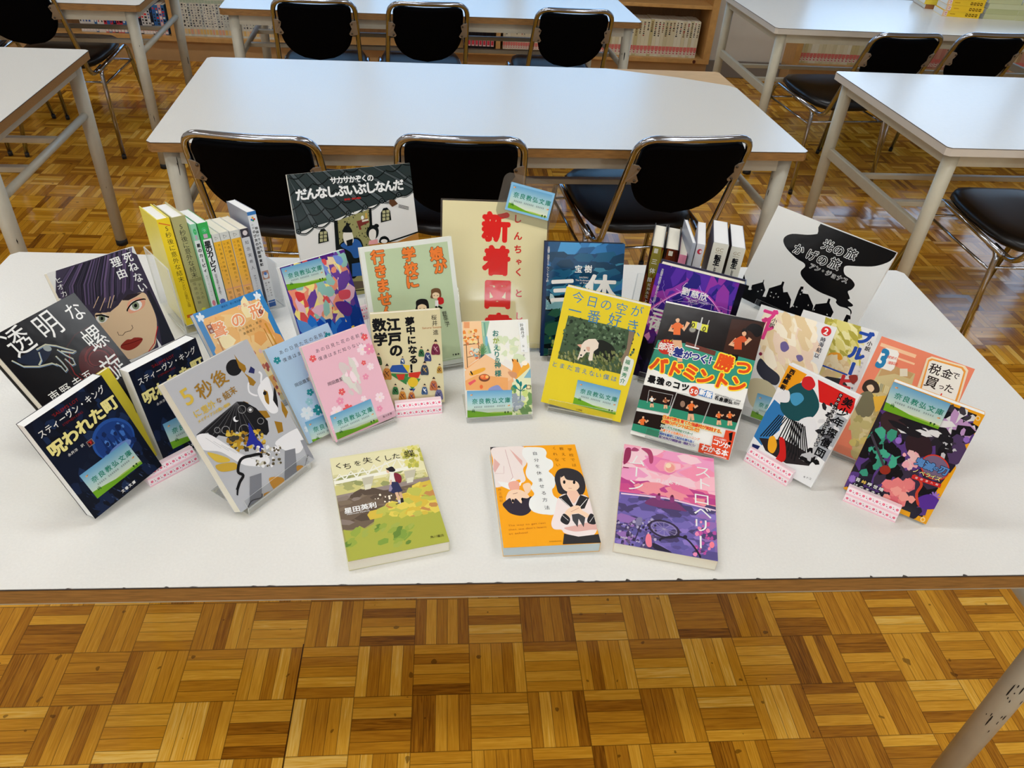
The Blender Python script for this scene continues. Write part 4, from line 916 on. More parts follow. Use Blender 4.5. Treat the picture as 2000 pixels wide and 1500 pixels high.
# ------------------------------------------------------------ right half
f = book('santaix', 'blue green hardcover with sea and sky, between the sign and the right row of books', (18, 26, 44), hard=True, ink=INK_GLOSS); f.crop = None
f.full((40, 100, 160), (24, 70, 96), (10, 16, 20))
f.scatter(70, (.1, 0, 1, .35), [(70, 150, 206), (50, 120, 180), (36, 90, 140), (110, 176, 216), (30, 80, 124)], .10, 2, asp=2.4, rot=-.1)
f.scatter(90, (.05, .12, 1, .5), [(24, 70, 110), (30, 90, 126), (20, 60, 90), (60, 130, 160)], .05, 3, asp=3.4, rot=-.15)
f.scatter(80, (.0, .5, 1, .95), [(14, 50, 54), (20, 66, 64), (10, 30, 36), (40, 90, 70), (8, 20, 24)], .06, 4, asp=3, rot=-.1); f.scatter(18, (.0, .48, .3, .56), [(180, 210, 214), (120, 170, 180)], .03, 5, asp=2); f.scatter(20, (.1, .8, .4, .95), [(90, 130, 50), (140, 160, 90)], .02, 6)
f.poly([(0, 0), (.045, 0), (.045, 1), (0, 1)], (14, 40, 84)); f.crop = D1
f.text('宝樹', (1135, 792), (1212, 792), .10, WHT, bold=.02); f.word('BAOSHU', (1142, 858), .028, WHT); f.word('The Redemption', (1110, 880), .03, WHT); f.word('of Time', (1145, 902), .03, WHT)
f.text('三', (1010, 960), (1010, 960), .34, WHT, bold=.035, rot=.08, sx=1); f.text('体', (1310, 945), (1310, 945), .36, WHT, bold=.03, sx=1.1)
f.text('大森望、光吉さくら、ワン・チャイ訳', (900, 620), (888, 885), .032, WHT, vert=True)
f.build()
f = book('kyou', 'yellow book with a photo of a white puppy, on a clear stand right of centre', (232, 208, 40), spine='R', ink=INK); f.crop = D2
f.full((236, 212, 44)); B_ = (64, 132, 186)
for ch, x, y in zip('今日の空が', (1245, 1385, 1520, 1670, 1820), (105, 145, 175, 215, 240)): f.text(ch, (x, y), (x, y), .145, B_, bold=.0)
f.poly([(1150, 280), (1805, 435), (1685, 860), (1045, 700)], (70, 92, 66))
f.scatter(330, (1100, 285, 1800, 700), [(46, 66, 44), (90, 116, 84), (120, 146, 112), (34, 46, 34), (70, 96, 66)], 17, 3, inside=lambda x, y: y > 285+(x-1150)*.237 and y < 640+(x-1045)*.1 and x > 1150-(y-280)*.25)
f.blob([(1380, 560), (1480, 520), (1600, 600), (1580, 720), (1440, 720)], (30, 34, 28))
f.scatter(240, (1060, 640, 1700, 850), [(120, 128, 76), (90, 104, 56), (146, 150, 100), (70, 84, 44)], 12, 5, asp=2, rot=1.3, inside=lambda x, y: y < 695+(x-1045)*.25)
f.poly([(1745, 425), (1800, 436), (1700, 800), (1660, 720), (1720, 600)], (140, 120, 100))
f.poly([(1275, 570), (1310, 530), (1350, 510), (1415, 508), (1448, 550), (1440, 600), (1400, 630), (1392, 660), (1385, 720), (1350, 722), (1345, 700), (1360, 640), (1325, 640), (1300, 672), (1285, 690), (1262, 688), (1250, 712), (1238, 706), (1255, 660), (1270, 620)], (240, 226, 208))
f.poly([(1235, 565), (1280, 560), (1275, 600)], (226, 176, 150)); f.blob([(1325, 590), (1360, 590), (1355, 630), (1335, 620)], (222, 180, 156)); f.ell(1310, 622, 7, 8, BLK); f.ell(1275, 668, 9, 9, BLK)
for ch, x, y in zip('一番好き', (1215, 1400, 1605, 1780), (235, 292, 325, 380)): f.text(ch, (x, y), (x, y), .165, B_, bold=.0)
f.text('、', (1880, 440), (1880, 440), .15, B_)
for ch, x, y in zip('とまだ言えない僕は', (1018, 1090, 1168, 1240, 1310, 1380, 1445, 1520, 1595), (755, 772, 788, 808, 826, 845, 862, 880, 898)): f.text(ch, (x, y), (x, y), .075, B_)
f.blob([(1705, 690), (1760, 700), (1790, 740), (1720, 945), (1680, 960), (1645, 930)], (232, 236, 226))
for ch, x, y in zip('福徳秀介', (1730, 1713, 1697, 1680), (735, 800, 862, 918)): f.text(ch, (x, y), (x, y), .062, (30, 130, 80), bold=.02)
f.text('小学館', (1235, 1198), (1275, 1207), .028, (120, 90, 30)); f.sticker([(1243, 908), (1665, 1012), (1610, 1250), (1195, 1142)]); f.build()
f = book('ryu', 'dark purple hardcover with lightning, behind the badminton book', (26, 20, 60), hard=True, ink=INK_GLOSS); f.crop = None
f.full((36, 28, 110), (110, 40, 150), (20, 14, 44)); f.scatter(90, (0, 0, 1, .5), [(60, 36, 140), (120, 46, 160), (44, 40, 130), (90, 50, 170), (150, 60, 170)], .09, 3, asp=1.8)
f.scatter(60, (0, .4, .4, .8), [(190, 70, 170), (140, 60, 170), (230, 150, 210), (90, 40, 140)], .05, 4, asp=1.6); f.scatter(40, (.7, .3, 1, .6), [(200, 100, 200), (240, 200, 240), (150, 70, 190)], .05, 6, asp=1.6); f.scatter(60, (0, .72, 1, 1), [(24, 16, 50), (40, 20, 70), (14, 12, 30)], .08, 7, asp=2)
f.line([(.04+.0*k, .42) if k < 0 else (.02+.96*k/14, .40-.26*math.sin(k/14*3.14)) for k in range(15)], .028, (190, 70, 180)); f.line([(.02+.96*k/14, .405-.26*math.sin(k/14*3.14)) for k in range(15)], .010, (236, 170, 226))
rnd = random.Random(11)
for k in range(34):
    t0 = rnd.random()*3.14; x, y = .5-.48*math.cos(t0), .40-.26*math.sin(t0)*.75; P = [(x, y)]; dx, dy = rnd.uniform(-.05, .05), rnd.uniform(-.04, .05)
    for j in range(6): x += dx+rnd.uniform(-.03, .03); y += dy*.8+rnd.uniform(-.02, .02); P.append((x, y))
    f.line(P, rnd.uniform(.002, .006), rnd.choice([(250, 220, 250), (220, 170, 250), (190, 160, 250)]))
f.poly([(.93, 0), (1, 0), (1, 1), (.93, 1)], (12, 10, 26)); f.crop = D3
for ch, x, y in zip('劉慈欣', (872, 985, 1090), (1055, 1092, 1120)): f.text(ch, (x, y), (x, y), .098, WHT, bold=.025)
f.word('THE DARK FOREST', (870, 1135), .03, WHT, rot=-.05); f.word('Cixin Liu', (905, 1175), .03, WHT)
for ch, x, y in zip('大森望立原透耶上原かおり泊功訳', [590-k*7.4 for k in range(15)], [790+k*27 for k in range(15)]): f.text(ch, (x, y), (x, y), .032, WHT)
f.crop = D4; f.text('三', (318, 350), (318, 350), .16, WHT, bold=.05); f.text('体', (303, 425), (303, 425), .17, WHT, bold=.04)
f.build()
# badminton
f = book('bad', 'badminton handbook with orange lettering and players in orange shirts', (236, 234, 226), page=M_PAGEW, ink=INK_GLOSS); f.crop = D4
f.full((238, 238, 232)); SK, OR, GR, MA = (226, 176, 138), (232, 112, 50), (58, 150, 128), (60, 34, 26)
f.poly([(375, 265), (1110, 410), (1040, 700), (1000, 720), (240, 740), (290, 560)], (28, 22, 22)); f.poly([(860, 385), (1110, 412), (1030, 720), (780, 690)], MA); f.poly([(320, 540), (560, 570), (1060, 700), (985, 910), (500, 860), (245, 740)], GR); f.line([(290, 600), (760, 700)], .006, WHT); f.line([(520, 570), (740, 640)], .05, (110, 60, 50))
def player(x, y, s, shirt=OR, lean=0, arm=1, leg=True):
    k = .00042*s; hx, hy = x+lean*s*.55, y-s*.34
    if leg:
        f.line([(x-s*.16, y+s*1.3), (x-s*.30, y+s*2.3)], k*1.3, SK); f.line([(x+s*.16, y+s*1.3), (x+s*.30, y+s*2.3)], k*1.3, SK)
        f.poly([(x-s*.30, y+s*.85), (x+s*.28, y+s*.9), (x+s*.34+lean*s*.3, y+s*1.4), (x-s*.34, y+s*1.36)], (22, 22, 30))
    f.line([(x-s*.36+lean*s*.3, y+s*.15), (x-s*.58, y+s*.55), (x-s*.2*arm, y+s*.62)], k, SK); f.line([(x+s*.36+lean*s*.3, y+s*.15), (x+s*.6, y+s*.5), (x+s*.95, y+s*.2*arm)], k, SK)
    f.poly([(x-s*.16+lean*s*.4, y-s*.08), (x+s*.16+lean*s*.4, y-s*.08), (x+s*.52+lean*s*.2, y+s*.22), (x+s*.42, y+s*.42), (x+s*.30, y+s*.35), (x+s*.28, y+s*.95), (x-s*.30, y+s*.92), (x-s*.28, y+s*.35), (x-s*.44, y+s*.42), (x-s*.52+lean*s*.2, y+s*.2)], shirt)
    f.ell(hx, hy-s*.05, s*.23, s*.29, (26, 20, 20), 14); f.ell(hx-s*.02, hy+s*.04, s*.17, s*.22, SK, 14); f.poly([(hx-s*.19, hy-s*.02), (hx-s*.1, hy-s*.24), (hx+s*.16, hy-s*.22), (hx+s*.18, hy), (hx+s*.02, hy-s*.12)], (26, 20, 20))
player(458, 420, 88, lean=.15, arm=-.6); f.line([(470, 560), (480, 700)], .05, SK); f.ell(572, 465, 30, 26, (60, 50, 50), 16); f.ell(572, 465, 23, 19, (150, 150, 140), 16)
player(905, 520, 96, (206, 84, 44), lean=.9, arm=.4, leg=False); f.blob([(960, 460), (1010, 420), (1075, 440), (1085, 490), (1040, 520), (1000, 480)], (20, 16, 18)); f.poly([(820, 640), (910, 650), (900, 690), (820, 690)], BLK)
f.line([(645, 375), (590, 590)], .012, (200, 200, 196)); f.line([(695, 395), (680, 440)], .008, (180, 180, 180)); f.line([(520, 580), (620, 605)], .014, WHT)
f.poly([(570, 402), (612, 410), (604, 458), (562, 450)], (220, 220, 70)); f.poly([(640, 422), (690, 432), (678, 486), (628, 470)], (220, 220, 70)); f.poly([(608, 410), (642, 420), (630, 470), (600, 460)], (200, 200, 200))
f.text('0', (578, 430), (578, 430), .07, BLK, bold=.02); f.text('0', (658, 458), (658, 458), .07, BLK, bold=.02)
f.ell(378, 590, 60, 56, (200, 52, 40), 24); f.text('部活', (350, 585), (405, 592), .082, WHT, bold=.03)
for k in (-1, 0, 1): f.line([(390+k*18, 553), (393+k*26, 540)], .008, (240, 220, 60))
f.text('で', (405, 638), (405, 638), .06, WHT, bold=.04, out=(200, 52, 40))
for ch, x, y, z in zip('差がつく！', (468, 535, 595, 655, 718), (632, 652, 662, 680, 692), (.105, .085, .09, .095, .09)): f.text(ch, (x, y), (x, y), z, (40, 52, 130), bold=.05, out=WHT, ow=.07)
f.poly([(245, 740), (240, 780), (210, 880), (950, 1010), (985, 900), (850, 870), (500, 850), (400, 800)], (238, 238, 232))
for ch, x, y, z in (('勝', 808, 708, .17), ('つ', 945, 740, .16)): f.text(ch, (x, y), (x, y), z, (228, 84, 32), bold=.05, out=(250, 224, 60), ow=.075, rot=-.1)
for ch, x, y in zip('バドミントン', (325, 445, 560, 665, 785, 900), (720, 755, 775, 812, 840, 868)): f.text(ch, (x, y), (x, y), .165, (228, 84, 32), bold=.06, out=(250, 224, 60), ow=.07, rot=-.12)
for ch, x, y, z in zip('最強のコツ', (275, 338, 398, 455, 518), (828, 842, 860, 872, 888), (.08, .08, .062, .08, .08)): f.text(ch, (x, y), (x, y), z, (22, 22, 24), bold=.055)
f.ell(583, 916, 36, 36, (214, 72, 44), 22); f.text('50', (568, 914), (599, 920), .065, WHT, bold=.03); f.poly([(622, 895), (722, 922), (714, 972), (616, 946)], (46, 120, 190)); f.text('新版', (645, 925), (692, 940), .062, WHT, bold=.05)
for ch, x, y in zip('名倉康弘', (750, 783, 817, 850), (965, 975, 984, 993)): f.text(ch, (x, y), (x, y), .046, BLK, bold=.03)
f.text('監修', (885, 1003), (905, 1009), .032, BLK); f.word('埼玉栄中学・高等学校バドミントン部監督', (735, 938), .022, BLK, fit=.26, rot=-.04)
for q, g in (([(210, 868), (455, 925), (395, 1080), (165, 1035)], [(208, 900), (180, 990)]), ([(460, 930), (700, 1000), (640, 1150), (400, 1100)], 0), ([(705, 1002), (935, 1050), (880, 1200), (650, 1150)], 0), ([(160, 1060), (390, 1100), (340, 1260), (125, 1200)], 0)):
    f.poly(q, (34, 24, 22)); a, b, c_, d = q; f.poly([tuple(a[i]*.35+d[i]*.65 for i in (0, 1)), tuple(b[i]*.35+c_[i]*.65 for i in (0, 1)), c_, d], (50, 140, 110))
f.line([(240, 1000), (255, 910), (430, 945), (405, 1030)], .005, (200, 200, 200)); player(275, 965, 30, (230, 230, 226)); player(375, 975, 30, (160, 90, 60)); player(560, 1010, 52, OR, lean=.3); f.ell(500, 1010, 18, 24, (150, 120, 100), 12); player(765, 1080, 36, OR); player(845, 1080, 38, OR); player(205, 1120, 46, OR, lean=.3, leg=False)
for tx, a, b, z, c, o in (('日本代表を育てた強豪校が実践する、', (368, 1105), (790, 1215), .040, (214, 60, 44), (250, 230, 120)), ('必勝のポイントはコレだ！', (362, 1135), (625, 1205), .040, (214, 60, 44), (250, 230, 120)), ('正しい打ち方を完全マスター！', (350, 1170), (575, 1232), .028, (40, 130, 80), WHT), ('上達できる効果的なトレーニング', (345, 1198), (615, 1268), .028, (226, 130, 50), WHT), ('戦術を駆使して試合を勝ち抜く', (340, 1225), (580, 1288), .028, (40, 90, 170), WHT), ('実力を伸ばす練習計画・環境づくり！', (335, 1250), (595, 1318), .028, (90, 60, 130), WHT)):
    f.text(tx, a, b, z, c, bold=.04, out=o, ow=.09, vert=False)
f.poly([(625, 1295), (710, 1318), (725, 1240), (800, 1258), (815, 1200), (888, 1215), (835, 1425), (612, 1368)], (222, 76, 44))
f.text('コツが', (742, 1288), (825, 1315), .066, WHT, bold=.03); f.text('わかる本', (662, 1330), (808, 1368), .07, WHT, bold=.03); f.text('メイツ出版の', (740, 1258), (812, 1276), .024, WHT); f.poly([(838, 1225), (868, 1215), (858, 1280), (842, 1278)], BLK); f.ell(843, 1298, 12, 12, BLK)
f.line([(655, 1365), (820, 1408)], .006, WHT)
f.build()
# shadow picture book
f = book('hikari', 'wide white picture book with black smoke and rooftops silhouettes, at back right', (232, 232, 228), page=M_PAGEW, ink=INK_GLOSS); f.crop = D5
f.full((226, 226, 222)); K2 = (14, 14, 16)
f.poly([(905, 205)]+f.smooth([(1730, 520), (1660, 610), (1500, 665), (1330, 668), (1185, 662), (1155, 700), (1170, 760), (1240, 810), (1275, 870), (1240, 920), (1200, 940), (1215, 990), (1222, 1020), (1200, 1035), (1255, 1085), (1240, 1105), (1200, 1108), (1235, 1140), (1240, 1180), (1215, 1195)], 4)[:-5]+f.smooth([(1195, 1190), (1225, 1160), (1190, 1125), (1110, 1100), (1070, 1060), (1065, 1020), (900, 950), (780, 870), (700, 780), (690, 720), (735, 670), (720, 630), (640, 580), (540, 480), (500, 400), (520, 345), (600, 315), (760, 325), (870, 315), (910, 290)], 4)[:-5]+[(905, 205)], K2)
f.poly([(0, 1500), (0, 900), (40, 860), (75, 755), (100, 870), (130, 880), (118, 920), (145, 925), (160, 870), (275, 840), (285, 812), (292, 815), (285, 850), (305, 925), (275, 995), (310, 1000), (345, 905), (475, 865), (490, 830), (512, 838), (495, 895), (500, 950), (545, 945), (585, 1030), (570, 1120), (600, 1100), (665, 930), (690, 885), (720, 888), (708, 960), (770, 970), (825, 1095), (815, 1150), (850, 1078), (970, 1065), (990, 1015), (1012, 1022), (1000, 1065), (1045, 1165), (1000, 1250), (1130, 1270), (1190, 1280), (1180, 1500)], K2)
f.poly([(1185, 1190), (1220, 1200), (1195, 1280), (1150, 1262)], K2); f.poly([(0, 1180), (215, 1225), (200, 1300), (0, 1300)], (224, 224, 220))
for k in range(4): f.poly([(700+k*18, 918+k*5), (712+k*18, 921+k*5), (706+k*18, 942+k*5), (694+k*18, 939+k*5)], WHT)
rnd = random.Random(2)
for x, y in ((150, 915), (225, 940), (265, 925), (370, 950), (420, 965), (445, 1000), (395, 1005), (360, 990), (685, 970), (770, 1090), (610, 1100), (645, 1108), (545, 1065), (975, 1190), (835, 1140)): f.ell(x, y, 9, 6, (200, 200, 196), 6, rot=rnd.random()*3)
for ch, x, y in zip('光の旅', (985, 1102, 1240), (440, 495, 535)): f.text(ch, (x, y), (x, y), .088, (24, 24, 26), bold=.02, out=WHT, ow=.045)
for ch, x, y in zip('かげの旅', (668, 810, 925, 1060), (485, 545, 600, 640)): f.text(ch, (x, y), (x, y), .09, (24, 24, 26), bold=.02, out=WHT, ow=.045)
f.text('アン・ジョナス', (815, 668), (1170, 820), .045, (24, 24, 26), bold=.02, out=WHT, ow=.05)
f.build()
# two art school novels (the drawn faces are left out: loose brush strokes in their colours)
def art_novel(key, label, crop, kata, kc, pal, seed):
    f = book(key, label, (232, 232, 230), page=M_PAGEW, ink=INK); f.crop = None; f.full((230, 230, 228)); return f
f = art_novel('blue1', 'white novel with blue title', D6, 0, 0, 0, 0); f.crop = D6
f.parent['label'] = 'white novel with blue title and yellow green strokes, between the pink lettered and orange books'
f.blob([(780, 200), (830, 230), (870, 215), (950, 330), (900, 480), (850, 600), (740, 640), (640, 600), (660, 480), (720, 380), (770, 290)], (226, 208, 140))
f.scatter(120, (690, 210, 950, 480), [(206, 196, 90), (226, 216, 130), (180, 170, 70), (236, 230, 170)], 30, 3, asp=2.4, rot=1.0); f.blob([(720, 440), (800, 440), (820, 500), (760, 520), (710, 490)], (236, 160, 40)); f.scatter(30, (660, 480, 880, 620), [(236, 216, 170), (226, 200, 150), (240, 226, 190)], 34, 4)
f.line([(665, 535), (860, 610)], .022, (40, 80, 180)); f.poly([(640, 640), (700, 620), (820, 640), (860, 690), (800, 760), (640, 700)], (40, 40, 46))
for ch, x, y in zip('ブルーピ', (995, 935, 895, 850), (320, 440, 560, 665)): f.text(ch, (x, y), (x, y), .20, (36, 76, 170) if ch != 'ピ' else (206, 44, 50), bold=.07, vert=True)
f.text('小説', (1035, 365), (1018, 405), .07, BLK, bold=.02)
for k in range(7): f.text('山口つばさ原案'[k], (975-k*13, 515+k*33), (975-k*13, 515+k*33), .03, (60, 60, 90))
f.blob([(870, 620), (930, 610), (940, 650), (900, 680)], (150, 50, 40))
f.build()
f = art_novel('blue2', 'white novel with pink lettering and a red circled 2, behind the boyish paperback', D6, 0, 0, 0, 0); f.crop = D6
f.parent['label'] = 'white novel with pink lettering, cream brush strokes and a 2 in a red circle'
f.blob([(330, 170), (460, 150), (570, 210), (610, 320), (590, 430), (530, 540), (400, 640), (260, 640), (180, 500), (190, 350), (250, 240)], (238, 222, 180)); f.scatter(100, (200, 180, 600, 600), [(244, 226, 190), (232, 206, 160), (250, 238, 214), (240, 214, 190)], 48, 3, asp=2, rot=1.2)
f.blob([(340, 360), (380, 350), (405, 400), (370, 430), (340, 410)], (110, 96, 150)); f.blob([(460, 460), (500, 455), (515, 490), (480, 505)], (120, 106, 160)); f.blob([(180, 480), (240, 540), (330, 620), (300, 690), (200, 640), (150, 560)], (44, 46, 60)); f.blob([(110, 640), (240, 660), (310, 760), (240, 900), (120, 860), (80, 760)], (206, 196, 160)); f.ell(182, 445, 14, 14, (130, 30, 60), 10)
f.text('ブルー', (245, 150), (215, 280), .2, (232, 62, 140), bold=.07, vert=True)
f.text('小説', (290, 185), (272, 222), .07, BLK, bold=.02); f.ell(695, 268, 40, 38, (214, 36, 40), 22); f.text('2', (695, 268), (695, 268), .11, WHT, bold=.03)
for ch, x, y in zip('時海結以', (670, 655, 640, 622), (335, 372, 415, 458)): f.text(ch, (x, y), (x, y), .068, (40, 40, 60), bold=.015)
f.sticker([(160, 750), (470, 850), (420, 1050), (100, 940)]); f.build()
# orange comic
f = book('zei', 'orange comic with a library scene and rounded title box, at far right behind', (236, 140, 110), page=M_PAGEW, ink=INK_GLOSS); f.crop = D6
f.full((236, 138, 108)); f.line([(1120, 370), (1395, 465)], .04, (246, 200, 160)); f.line([(1200, 460), (1385, 525)], .022, (246, 200, 160))
f.poly([(1120, 560), (1240, 550), (1390, 600), (1300, 900), (1160, 1230), (900, 1230), (880, 900), (1040, 700)], (206, 190, 140)); f.poly([(1130, 560), (1230, 540), (1380, 600), (1350, 640), (1230, 600), (1100, 620)], (196, 160, 110)); f.rect(1270, 560, 1330, 620, (226, 220, 200))
rnd = random.Random(4)
for r_i in range(3):
    for k in range(16): x = 1085+k*12-r_i*22; y = 660+k*5+r_i*95; f.poly([(x, y), (x+9, y+3), (x-8, y+62), (x-17, y+58)], rnd.choice([(220, 210, 160), (190, 170, 110), (230, 200, 90), (160, 160, 130), (236, 226, 190)]))
f.blob([(1000, 660), (1050, 645), (1100, 680), (1110, 740), (1070, 750), (1000, 745), (975, 710)], (60, 50, 44)); f.blob([(1010, 700), (1050, 685), (1070, 720), (1040, 745)], (236, 204, 170)); f.blob([(960, 760), (1040, 740), (1080, 830), (1040, 930), (950, 930), (920, 850)], (120, 116, 90)); f.poly([(1060, 780), (1160, 770), (1160, 860), (1080, 900)], (232, 184, 70))
f.scatter(40, (880, 950, 1160, 1240), [(200, 190, 130), (180, 170, 110), (220, 210, 160), (214, 200, 120)], 40, 6)
f.poly([(1135, 410), (1165, 398), (1250, 420), (1265, 445), (1225, 560), (1200, 580), (1100, 550), (1080, 520)], (240, 238, 232)); f.text('3', (1140, 475), (1140, 475), .30, (46, 130, 180), bold=.05, sx=.7)
for k, tx in enumerate(('原作ずいの', '漫画系山冏')): f.text(tx, (1185, 470+k*42), (1240, 482+k*42), .04, (226, 90, 60))
f.poly([(1480, 480), (1520, 465), (1780, 540), (1805, 575), (1740, 790), (1700, 900), (1420, 800), (1400, 720)], (240, 222, 190)); f.poly([(1492, 492), (1520, 480), (1760, 548), (1785, 580), (1735, 760), (1700, 860), (1440, 780), (1425, 720)], (236, 160, 70)); f.poly([(1500, 505), (1525, 495), (1750, 560), (1768, 588), (1725, 740), (1690, 840), (1450, 770), (1440, 720)], (240, 238, 230))
for ch, x, y, z in (('税', 1545, 565, .125), ('金', 1640, 600, .115), ('で', 1708, 615, .08), ('買', 1518, 665, .14), ('っ', 1595, 700, .07), ('た', 1655, 715, .10), ('本', 1580, 790, .12)): f.text(ch, (x, y), (x, y), z, (50, 40, 40) if ch != '本' else (214, 50, 50), bold=.015)
f.build()
# colourful mystery paperback: stripes and fields of colour only
f = book('bi', 'paperback with black vertical title, red and blue fields and zebra stripes, in a flowered block', (232, 232, 232), page=M_PAGEW, ink=INK_GLOSS); f.crop = D7
f.full((236, 236, 236)); f.poly([(400, 130), (545, 205), (430, 345), (310, 300)], (240, 160, 30)); f.poly([(630, 245), (925, 395), (900, 520), (640, 420)], (214, 36, 34)); f.poly([(290, 400), (180, 560), (130, 690), (190, 760), (330, 640), (380, 480)], (50, 120, 180))
f.poly([(170, 700), (380, 720), (520, 800), (600, 860), (560, 920), (380, 900), (220, 800)], (44, 38, 40)); f.poly([(780, 500), (860, 560), (700, 900), (600, 820), (640, 620)], (170, 174, 180))
f.blob([(430, 300), (520, 270), (600, 330), (640, 460), (560, 560), (420, 560), (340, 480), (350, 380)], (30, 78, 84)); f.blob([(520, 230), (580, 225), (610, 290), (560, 330), (505, 290)], (206, 40, 44)); f.blob([(420, 360), (490, 350), (520, 400), (460, 450), (420, 420)], (70, 150, 190)); f.blob([(300, 360), (400, 330), (400, 420), (300, 410)], (230, 230, 232)); f.blob([(480, 570), (590, 540), (620, 640), (540, 770), (460, 700)], (232, 232, 234))
for k in range(13): f.line([(330+k*15, 520+k*6), (180+k*22, 690+k*16 if k > 4 else 690), ], .016, (28, 28, 30)); 
for k in range(9): f.line([(430+k*12, 560+k*6), (400+k*20, 800+k*14)], .016, (28, 28, 30))
f.blob([(250, 700), (290, 690), (310, 760), (280, 820), (240, 790)], (240, 170, 40)); f.blob([(330, 700), (370, 720), (380, 850), (350, 890), (290, 885), (330, 810)], (206, 36, 34)); f.scatter(26, (640, 420, 780, 800), [(40, 40, 44), (90, 90, 96), (220, 220, 222)], 18, 5, asp=2); f.scatter(14, (490, 790, 640, 900), [(20, 20, 22), (190, 190, 192)], 26, 6, asp=2)
for ch, x, y in zip('美少年探偵団', (862, 828, 790, 738, 690, 648), (425, 500, 580, 660, 740, 815)): f.text(ch, (x, y), (x, y), .135, BLK, bold=.03)
for k, ch in enumerate('きみだけに光かがやく暗黒星'): f.poly([(798-k*16, 352+k*32), (826-k*16, 358+k*32), (818-k*16, 386+k*32), (790-k*16, 380+k*32)], BLK); f.text(ch, (808-k*16, 369+k*32), (808-k*16, 369+k*32), .042, WHT)
for ch, x, y in zip('西尾維新', (430, 402, 380, 360), (185, 222, 260, 305)): f.text(ch, (x, y), (x, y), .078, BLK, bold=.04)
f.poly([(120, 745), (180, 765), (155, 800), (112, 785)], (30, 40, 90)); f.text('キナコ', (525, 1005), (570, 1018), .035, BLK)
f.build()
# orange edged novel: coloured patches stand in for its drawn figures
f = book('kime', 'thick orange edged novel with black, green and purple picture, at far right', (238, 170, 40), page=M_PAGEW, ink=INK_GLOSS); f.crop = None
f.full((240, 168, 30)); f.poly([(0, .02), (.93, .02), (.93, .955), (.05, .97), (0, .97)], (40, 36, 44))
f.scatter(60, (.02, .1, .92, .95), [(26, 24, 30), (60, 50, 70), (90, 60, 130), (40, 34, 50)], .09, 2, asp=1.5)
f.crop = D7
f.blob([(1130, 520), (1230, 480), (1330, 560), (1310, 640), (1220, 690), (1130, 640)], (60, 40, 44)); f.scatter(50, (960, 640, 1290, 1010), [(70, 170, 140), (24, 22, 26), (24, 22, 26), (60, 150, 124)], 44, 7)
f.blob([(1320, 700), (1420, 640), (1500, 700), (1520, 820), (1420, 850), (1330, 810)], (50, 34, 40)); f.scatter(30, (1160, 1060, 1360, 1210), [(236, 130, 130), (226, 110, 120), (244, 160, 150)], 42, 9); f.scatter(18, (1300, 820, 1400, 960), [(240, 170, 180), (236, 190, 190)], 30, 10)
f.scatter(34, (1600, 480, 1850, 700), [(24, 22, 28), (60, 56, 66), (190, 150, 200), (220, 220, 224)], 40, 11, asp=1.8); f.scatter(16, (1260, 570, 1620, 690), [(230, 230, 232), (30, 28, 34)], 30, 12, asp=3, rot=.3); f.scatter(20, (1600, 700, 1760, 900), [(30, 28, 34), (200, 200, 206), (80, 60, 100)], 36, 13, asp=1.6)
for x, y, r_ in ((1540, 1165, 45), (1790, 715, 24), (1455, 1230, 24), (900, 1020, 30), (1260, 720, 26)): 
    for a in range(10): f.line([(x, y), (x+r_*math.cos(a*.628), y+r_*math.sin(a*.628))], .02, (150, 110, 200))
f.blob([(1400, 1180), (1500, 1140), (1580, 1190), (1560, 1250), (1440, 1250)], (90, 50, 150)); f.line(f.smooth([(1380, 1000), (1440, 1060), (1400, 1140), (1420, 1230)])[:16], .03, (206, 70, 50)); f.line([(1045, 665), (1150, 930)], .03, (70, 64, 74)); f.ell(1155, 950, 44, 36, (150, 50, 36), 12)
f.ell(1545, 930, 118, 96, (214, 60, 40), 28, rot=.5); f.ell(1545, 930, 108, 86, (120, 100, 130), 28, rot=.5)
for ch, x, y in zip('鬼滅の刃', (1430, 1500, 1555, 1615), (890, 920, 940, 955)): f.text(ch, (x, y), (x, y), .112 if ch != 'の' else .06, (90, 140, 200), bold=.05, out=(20, 24, 50), ow=.05)
for ch, x, y in zip('ノベライズ', (1395, 1445, 1490, 1530, 1570), (955, 975, 990, 1003, 1018)): f.text(ch, (x, y), (x, y), .065, (246, 230, 150), bold=.02, out=(40, 30, 60), ow=.06)
f.line([(1365, 1000), (1590, 1075)], .05, (206, 44, 44)); f.text('遊郭潜入編', (1400, 1010), (1560, 1062), .03, WHT)
for j, row in enumerate(('吾峠呼世晴', 'はのまきみ')):
    for k, ch in enumerate(row):
        x, y = 945+k*45-j*20, 1025+k*19+j*42; f.poly([(x-18, y-22), (x+20, y-10), (x+14, y+24), (x-24, y+12)], (24, 22, 26)); f.text(ch, (x, y), (x, y), .055, WHT if k != 1 or j else (240, 200, 90), bold=.02)
for x, y in ((1880, 545), (1450, 1335)): f.ell(x, y, 20, 20, (246, 214, 150), 12); f.ell(x, y, 12, 12, (240, 168, 30), 10)
f.sticker([(1215, 255), (1668, 432), (1570, 630), (1140, 480)]); f.build()

